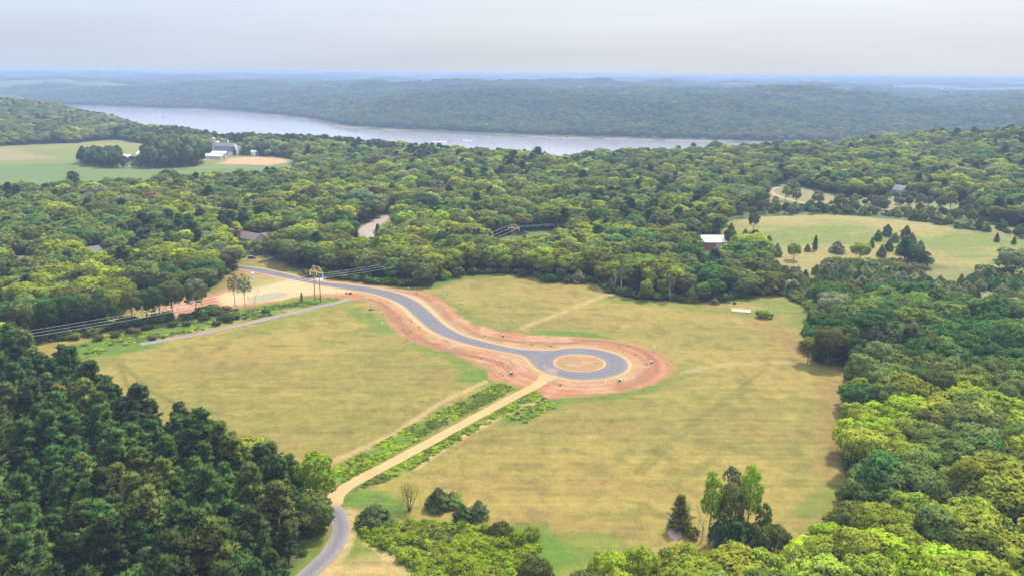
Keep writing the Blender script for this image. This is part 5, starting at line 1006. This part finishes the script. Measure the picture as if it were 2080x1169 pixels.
# woods of broadleaf trees, from the nearest outward
def wood_pts(x0, x1, y0, y1, sp):
    X, Y = grid_pts(x0, x1, y0, y1, sp); yn = np.interp(X, NX, NY); k = (Y < yn - 12) & ~all_open(X, Y) & ~inside(PINES, X, Y) & clear(X, Y)
    inf_, *_ = frame(X, Y, h(X, Y) + 6, 130); k &= inf_; X, Y = X[k], Y[k]
    scr = inside(SCRUB, X, Y); keep = ~scr
    return X[keep], Y[keep]
parts_ = [wood_pts(-420, 420, 100, 520, 9.2), wood_pts(-700, 700, 520, 1000, 9.6), wood_pts(-1100, 1100, 1000, 1500, 10.5), wood_pts(-1600, 1400, 1500, 2600, 11.5)]
X = np.concatenate([a for a, b in parts_]); Y = np.concatenate([b for a, b in parts_]); n = len(X)
RW = inside(RWOOD, X, Y); dist = np.hypot(X, Y)
nearR = RW & (dist < 300)
Hh = 14.0 + 5.0 * (fbm(X / 45, Y / 45, 305, 2) - 0.5) + rng.normal(size=n) * 1.7
Hh = np.where(nearR, 14.0 + 5 * (fbm(X / 25, Y / 25, 306, 2) - 0.5) + rng.normal(size=n) * 1.6, Hh); Hh = np.where(RW & ~nearR, Hh + 1.5, Hh)
ed = np.minimum(sdf(MAIN, X, Y, 30), sdf(FARM, X, Y, 30)); Hh *= np.clip(0.72 + ed / 34, 0.72, 1.0); Hh = view_gap(X, Y, np.clip(Hh, 5.5, 21))
names = ['dark green', 'deep green', 'mid green', 'olive green', 'yellow green', 'lime green', 'grey green', 'dull brown']
T = np.zeros((n, 3)); K = np.zeros(n, int)
for q, w_, sd_ in ((nearR, (0.4, 1.4, 3.0, 0.5, 4.4, 3.2, .3, .05), 1), (RW & ~nearR, (0.8, 6.5, 3.2, 1.0, 1.2, 0.4, .5, .05), 2), (~RW & (dist < 700), (0.9, 1.6, 3.4, 2.0, 3.6, 0.5, 1.8, .15), 3), (~RW & (dist >= 700), (0.8, 1.6, 4.0, 2.2, 2.8, 0.1, 2.4, .3), 4)):
    T[q], K[q] = tints_from(names, w_, int(q.sum()), X[q], Y[q], sd_)
T[~RW] *= np.where(dist[~RW] < 1050, 1.28, 1.22)[:, None]; T[RW] *= 1.12; T[nearR] *= 1.12
inf_, px, py, dd = frame(X, Y, h(X, Y) + Hh * 0.66, 0)
area = np.zeros(n); con = rng.random(n) < np.where(dist > 520, 0.05 + 0.25 * sstep(0.58, 0.7, fbm(X / 110, Y / 110, 310, 2)), 0.02)   # some conifers mixed in
for i in np.argsort(dd):
    rx = Hh[i] * 0.34 * F / dd[i]
    if dd[i] < 900: area[i] = seen_area(px[i], py[i], rx, rx * 0.85) if inf_[i] else 0
cand = np.where((area > 3) & ~con, area, 0); left = 300 - CNT.get('broadleaf_tree', 0); pick = np.argsort(-cand)[:left]; pick = pick[cand[pick] > 0]; single = np.zeros(n, bool); single[pick] = True
for i in pick:
    v = int(rng.integers(6)); e_ = float(sdf(MAIN, X[i:i + 1], Y[i:i + 1], 40)[0]) < 9
    if e_: v = int(rng.choice([0, 1, 4, 5]))
    if RW[i]: pl = ('at the right wood edge' if e_ else 'low in the right wood' if py[i] > 1000 else 'in the near right wood' if py[i] > 830 else 'in the tall right wood' if py[i] > 650 else 'at the right wood far end')
    elif px[i] < 480: pl = 'at the left wood edge' if py[i] > 560 else 'inside the left wood'
    else: pl = 'at the far field edge' if e_ else ('between new road and side road' if px[i] < 800 else 'in the middle wood')
    plant('broadleaf_tree', X[i], Y[i], float(Hh[i]), None, names[K[i]], f'{names[K[i]]} {SHAPE[v]} tree {pl}', 'broadleaf trees ' + ('of the right wood' if RW[i] else 'of the left wood' if px[i] < 480 else 'of the middle wood'), v, 1.15 + 0.35 * rng.random(), lift=1.28 if nearR[i] else 1.12 if RW[i] else 1.22); CNT['broadleaf_tree'] = CNT.get('broadleaf_tree', 0) + 1
rest = ~single
def scales(hh, base=13.5, wl=0.95, wh=1.35):
    m_ = len(hh); s = hh / base; w = wl + (wh - wl) * rng.random(m_); return np.column_stack([s * w, s * w, s])
q = rest & ~con & (dist < 290); mass('near_wood', np.column_stack([X, Y])[q], PR['broad_near'], scales(Hh[q], 13.5, 1.15, 1.6), T[q], 'further broadleaf trees of the near right wood')
q = rest & ~con & (dist >= 290) & (dist < 1050); mass('wood', np.column_stack([X, Y])[q], PR['broad_mid'], scales(Hh[q], 13.5, 1.15, 1.6), T[q], 'further broadleaf trees closing the woods round the fields')
q = rest & ~con & (dist >= 1050); mass('distant_wood', np.column_stack([X, Y])[q], PR['broad_mid'], scales(Hh[q], 13.5, 1.3, 1.75), T[q], 'broadleaf woods rising to the hills before the river')
q = rest & con; tt, _ = tints_from(['dark green', 'deep green', 'blue green'], (4, 3, 2), int(q.sum())); hh = Hh[q] * 1.18; mass('conifers_in_woods', np.column_stack([X, Y])[q], PR['pine_mid'], scales(hh, 19.5, 1.2, 1.6), tt, 'dark conifers scattered through the woods')
# pines along the bluff edge against the water, the farm grove
g_p = smooth([at(a, b)[:2] for a, b in [(250, 280), (330, 284), (420, 296), (520, 300), (600, 300), (680, 306), (780, 315), (880, 326), (1000, 330), (1100, 330)]], 12); m_ = 420; i = rng.integers(0, len(g_p), m_); q = g_p[i] + np.column_stack([rng.normal(size=m_) * 9, rng.normal(size=m_) * 26]); q = q[(~all_open(q[:, 0], q[:, 1])) & clear(q[:, 0], q[:, 1])]
tt, _ = tints_from(['dark green', 'deep green'], (3, 2), len(q)); mass('bluff_pines', q, PR['pine_mid'], scales(15 + 5 * rng.random(len(q)), 19.5, 1.3, 1.7), tt, 'dark pines along the bluff edge above the river')
GROVE = poly([(160, 333), (170, 326), (205, 324), (300, 325), (405, 328), (414, 336), (370, 340), (300, 344), (240, 343), (190, 340)])
Xg, Yg = grid_pts(-640, -350, 950, 1200, 7.5); k = inside(GROVE, Xg, Yg); Xg, Yg = Xg[k], Yg[k]; pxg, pyg, _d = project(np.column_stack([Xg, Yg, h(Xg, Yg)])); hh = np.where(pxg > 300, 27, 17) * (0.8 + 0.3 * rng.random(len(Xg))); gap = (pxg > 243) & (pxg < 300); hh[gap] *= 0.5; k = (~gap | (rng.random(len(Xg)) < 0.6)); k &= clear(Xg, Yg)
tt, _ = tints_from(['deep green', 'grey green', 'dark green', 'mid green'], (3, 3, 2, 2), int(k.sum())); mass('farm_grove', np.column_stack([Xg, Yg])[k], PR['broad_mid'][4:6] + PR['broad_mid'][1:2], scales(hh[k], 13.5, 0.62, 0.85), tt, 'tall grove of trees standing in the farm field')
# rough pasture: cedars and saplings
Xs, Ys = grid_pts(120, 520, 400, 640, 5.6); k = inside(SCRUB, Xs, Ys) & clear(Xs, Ys) & (fbm(Xs / 26, Ys / 18, 320, 3) > 0.475); Xs, Ys = Xs[k], Ys[k]; inf_, pxs, pys, dds = frame(Xs, Ys, h(Xs, Ys) + 3, 60); Xs, Ys, pxs, pys, dds, inf_ = Xs[inf_], Ys[inf_], pxs[inf_], pys[inf_], dds[inf_], inf_[inf_]
ms = []
for i in np.argsort(dds):
    vis = pxs[i] < 2076; nn = seen_area(pxs[i], pys[i], 2.6 * F / dds[i], 2.6 * F / dds[i]); r_ = rng.random(); hh = 5.0 + 4.0 * rng.random()
    if r_ < 0.78 and vis and nn > 0 and CNT.get('cedar_tree', 0) < 200:
        tn = ('dark green', 'grey green', 'olive green', 'deep green')[int(rng.integers(4))]; CNT['cedar_tree'] = CNT.get('cedar_tree', 0) + 1
        plant('cedar_tree', Xs[i], Ys[i], hh, None, tn, f'{tn} cedar in the rough pasture', 'cedars of the rough pasture', None, 1.1 + 0.3 * rng.random())
    else: ms.append((Xs[i], Ys[i], hh + 2))
q = np.array(ms); tt, _ = tints_from(['mid green', 'olive green', 'yellow green', 'grey green'], (3, 2, 1, 3), len(q)); mass('saplings', q, PR['bush_low'], scales(q[:, 2] * 0.5, 1.6, 0.9, 1.3), tt, 'young trees and saplings of the rough pasture')
Xu, Yu = grid_pts(200, 620, 640, 960, 15); k = (inside(UPF, Xu, Yu) | inside(GAP, Xu, Yu)) & clear(Xu, Yu) & (fbm(Xu / 50, Yu / 40, 350, 2) > 0.46) & (segdist(dirt_track, Xu, Yu) > 9); q = np.column_stack([Xu, Yu])[k]; tt, _ = tints_from(['mid green', 'olive green', 'grey green', 'deep green'], (3, 2, 3, 2), len(q)); mass('meadow_trees', q, PR['broad_mid'][4:6], scales(view_gap(q[:, 0], q[:, 1], 5 + 6 * rng.random(len(q))), 13.5, 0.8, 1.2), tt, 'scattered small trees of the upper meadow')
# cedars and shrubs along the pasture's upper edge and the upper meadow
E2 = smooth([at(a, b)[:2] for a, b in [(1430, 448), (1500, 440), (1580, 434), (1680, 432), (1760, 438), (1850, 442), (1890, 452), (1950, 466), (2040, 478), (2100, 486)]], 12); m_ = 150; i = rng.integers(0, len(E2), m_); q = E2[i] + np.column_stack([rng.normal(size=m_) * 5, 8 + rng.normal(size=m_) * 7]); q = q[~inside(HILLF, q[:, 0], q[:, 1])]; tt, _ = tints_from(['grey green', 'deep green', 'mid green', 'dark green'], (3, 3, 2, 2), len(q)); mass('hedge_shrubs', q, PR['cedar_mid'] + PR['bush_low'], scales(5 + 3 * rng.random(len(q)), 6, 1.1, 1.9), tt, 'dark shrubs along the top of the hill pasture')

# ------------------------------------------------------------------ the far bluff and the plateau
def far_pts(d0, d1, sp):
    n_ = int(0.5 * 1.30 * (d1 ** 2 - d0 ** 2) / (sp * sp)); r_ = np.sqrt(rng.uniform(d0 ** 2, d1 ** 2, n_)); a = rng.uniform(-0.64, 0.64, n_); x, y = r_ * np.sin(a), r_ * np.cos(a); k = y > np.interp(x, FX, FY) + 14
    z = h(x, y); k &= z > WATER + 3
    for P in FARFIELDS: k &= ~inside(P, x, y)
    inf_, *_ = frame(x, y, z + 8, 60); k &= inf_; return x[k], y[k]
for nm, d0, d1, sp, hb, w_, lb in (('far_forest', 1900, 3600, 11.0, 12.5, (1.15, 1.6), 'unbroken forest on the slope across the river'), ('far_forest_upper', 3600, 6500, 17.0, 14, (1.6, 2.3), 'hazy forest on the upper bluff and plateau'), ('horizon_forest', 6500, 14000, 42.0, 15, (2.6, 4.5), 'woods and hedgerows fading towards the horizon')):
    x, y = far_pts(d0, d1, sp)
    if d0 > 6000: k = fbm(x / 900, y / 500, 27, 3) < 0.60; x, y = x[k], y[k]
    m_ = len(x); hh = hb * (0.75 + 0.5 * rng.random(m_)) * (0.85 + 0.3 * fbm(x / 90, y / 90, 330, 2)); tt, _ = tints_from(['dark green', 'deep green', 'mid green', 'olive green', 'yellow green'], (2, 3, 4, 2.4, 1.0), m_, x * 0.4, y * 0.4, 9); mass(nm, np.column_stack([x, y]), PR['broad_far'], scales(hh, 13.5, *w_), tt, lb)

# ------------------------------------------------------------------ low growth
def along(P, w, n_): 
    P = np.asarray(P); seg = np.linalg.norm(np.diff(P, axis=0), axis=1); c = np.r_[0, np.cumsum(seg)]; t = rng.random(n_) * c[-1]; x = np.interp(t, c, P[:, 0]); y = np.interp(t, c, P[:, 1]); j = np.clip(np.searchsorted(c, t) - 1, 0, len(seg) - 1); d = np.diff(P, axis=0)[j] / seg[j][:, None]; o = rng.uniform(-w, w, n_); return np.column_stack([x - d[:, 1] * o, y + d[:, 0] * o])
def off_road(q): return q[(segdist(track_sand, q[:, 0], q[:, 1]) > 3.0) & (sdf(ROAD, q[:, 0], q[:, 1]) > 3) & (segdist(oldpath, q[:, 0], q[:, 1]) > 2.8) & (segdist(lane, q[:, 0], q[:, 1]) > 3.2)]
q = np.vstack([along(GB[0][0], 4.4, 2200), along(GB[1][0], 4.0, 2200), along(GB[2][0], 5.0, 160)]); q = q[fbm(q[:, 0] / 5, q[:, 1] / 5, 348, 2) > 0.34]; q = off_road(q); tt, _ = tints_from(['mid green', 'lime green', 'deep green', 'blue green'], (5, 4.0, 0.8, 0.8), len(q), q[:, 0] * 3, q[:, 1] * 3, 11); mass('roadside_weeds', q, PR['patch_low'], np.column_stack([0.55 + 0.55 * rng.random((len(q), 1))] * 2 + [0.4 + 0.8 * rng.random((len(q), 1)) ** 2]), tt, 'lush leafy weeds along both sides of the gravel track', 0.05)
ROW = poly([(60, 735), (130, 712), (250, 668), (330, 655), (420, 645), (520, 624), (600, 612), (640, 606), (690, 606), (640, 618), (540, 642), (470, 658), (400, 672), (340, 683), (280, 694), (240, 705), (180, 725), (120, 745)])
Xr, Yr = grid_pts(-260, -60, 300, 460, 2.0); k = inside(ROW, Xr, Yr) & (fbm(Xr / 11, Yr / 8, 340, 3) > 0.46); q = off_road(np.column_stack([Xr, Yr])[k]); tt, _ = tints_from(['mid green', 'lime green', 'grey green', 'deep green', 'yellow green'], (4, 2, 2.4, 1.6, 1.2), len(q), q[:, 0] * 2, q[:, 1] * 2, 12); mass('rough_growth', q, PR['patch_low'], np.column_stack([1.0 + 0.9 * rng.random((len(q), 1))] * 2 + [0.6 + 1.5 * rng.random((len(q), 1)) ** 2]), tt, 'rough weeds and low bushes under the wires', 0.1)
THICK = poly([(722, 1052), (790, 1068), (850, 1056), (930, 1066), (1000, 1076), (1090, 1098), (1100, 1130), (1110, 1230), (960, 1260), (880, 1190), (810, 1130), (760, 1108), (730, 1085)])
Xr, Yr = grid_pts(-60, 40, 150, 230, 1.15); k = inside(THICK, Xr, Yr) & (fbm(Xr / 7, Yr / 6, 345, 3) > 0.34); q = np.column_stack([Xr, Yr])[k]; tt, _ = tints_from(['lime green', 'yellow green', 'mid green', 'deep green'], (6, 2.5, 2.0, 0.3), len(q), q[:, 0] * 4, q[:, 1] * 4, 13); big = fbm(q[:, 0] / 5, q[:, 1] / 5, 346, 2) > 0.52; mass('thicket_cover', q, PR['patch_low'], np.column_stack([0.8 + 0.6 * rng.random((len(q), 1))] * 2 + [0.9 + 1.6 * rng.random((len(q), 1))]), tt * 0.9, 'low bright green weeds covering the ground of the thicket', 0.03); q = q[big]; tt = tt[big]; big = big[big]; mass('thicket', q, PR['bush_low'] + PR['weed_low'], scales(0.35 + 0.3 * rng.random(len(q)) + (0.2 + 0.7 * rng.random(len(q)) ** 2), 1.3, 0.9, 1.3), tt, 'bright green thicket of weeds and low shrubs at the bottom', 0.05)
# undergrowth along the feet of the woods
Pm = np.vstack([MAIN, MAIN[:1]]); q = along(Pm, 7, 2600); d = sdf(MAIN, q[:, 0], q[:, 1]); q = q[(d > 0.0) & (d < 7)]; P2 = np.vstack([LOT, LOT[:1]]); q2 = along(P2, 6, 900); d = sdf(LOT, q2[:, 0], q2[:, 1]); q2 = q2[(d > 0.5) & ~inside(MAIN, q2[:, 0], q2[:, 1]) & ~inside(ROADSTRIP, q2[:, 0], q2[:, 1]) & ~inside(ROW, q2[:, 0], q2[:, 1]) & (sdf(POND, q2[:, 0], q2[:, 1]) > 14) & (sdf(DIRT, q2[:, 0], q2[:, 1]) > 3)]; q = off_road(np.vstack([q, q2])); q = q[~inside(PINES, q[:, 0], q[:, 1]) & (sdf(POND, q[:, 0], q[:, 1]) > 14) & (sdf(DIRT, q[:, 0], q[:, 1]) > 2)]; q = q[~inside(THICK, q[:, 0], q[:, 1]) & ~inside(ROW, q[:, 0], q[:, 1])]
tt, _ = tints_from(['mid green', 'deep green', 'yellow green', 'olive green', 'grey green'], (4, 2, 2, 2, 1), len(q), q[:, 0] * 2, q[:, 1] * 2, 14); mass('undergrowth', q, PR['bush_low'], scales(0.8 + 2.2 * rng.random(len(q)) ** 1.5, 1.4, 1.0, 1.6), tt, 'bushy undergrowth along the feet of the woods', 0.1)
# scattered tufts on the bare soil
q = np.vstack([along(SWALE_U, 9, 36), along(SWALE_L, 8, 30)]); q = off_road(q); tt, _ = tints_from(['mid green', 'lime green', 'olive green'], (3, 1, 2), len(q)); mass('grass_tufts', q, PR['patch_low'], np.column_stack([0.25 + 0.5 * rng.random((len(q), 1))] * 2 + [0.5 + 0.5 * rng.random((len(q), 1))]), tt, 'small green tufts on the bare soil', 0.03)

# ------------------------------------------------------------------ where labels would still be shared, say where in the photo the plant stands
bpy.context.view_layer.update()
same = {}
for o in COL.objects:
    if o.get('label') and not o.parent and o.get('kind') is None: same.setdefault(o['label'], []).append(o)
for lb, L_ in same.items():
    if len(L_) > 1 or L_[0].get('group', '').startswith(('broadleaf trees of', 'pines of', 'cedars of the rough', 'bushes by')):
        for o in L_:
            top = max([(c_.matrix_world @ Vector(k)).z for c_ in o.children for k in c_.bound_box] or [o.location.z]); q = project(np.array([[o.location.x, o.location.y, 0.45 * o.location.z + 0.55 * top]]))
            o['label'] = f"{lb}, {q[0][0] / 20.8:.0f}% across, {q[1][0] / 11.69:.0f}% down"; o['at_photo'] = (float(q[0][0] / 20.8), float(q[1][0] / 11.69))
same = {}
for o in COL.objects:
    if o.get('at_photo') is not None: same.setdefault(o['label'], []).append(o)
for lb, L_ in same.items():
    if len(L_) > 1:
        L_.sort(key=lambda o: o['at_photo'][0])
        for k, o in enumerate(L_): o['label'] = lb + ((', left one', ', right one') if len(L_) == 2 else (', leftmost', ', next right', ', third', ', fourth', ', fifth'))[min(k, 4)]
for o in COL.objects:
    if o.get('at_photo') is not None: del o['at_photo']
# ------------------------------------------------------------------ the air
HZ_D = 0.00015
mt, n_, l_ = mat('hazy_air'); o_ = n_.new('ShaderNodeOutputMaterial'); v_ = n_.new('ShaderNodeVolumePrincipled')
v_.inputs['Color'].default_value = (0.38, 0.50, 0.76, 1); v_.inputs['Density'].default_value = HZ_D; v_.inputs['Anisotropy'].default_value = 0.0; l_.new(v_.outputs[0], o_.inputs['Volume'])
hz = MB().box((0, 13150, 26), (42000, 27500, 186)).build('haze', mt); tag(hz, 'pale blue haze over the valley', kind='stuff')
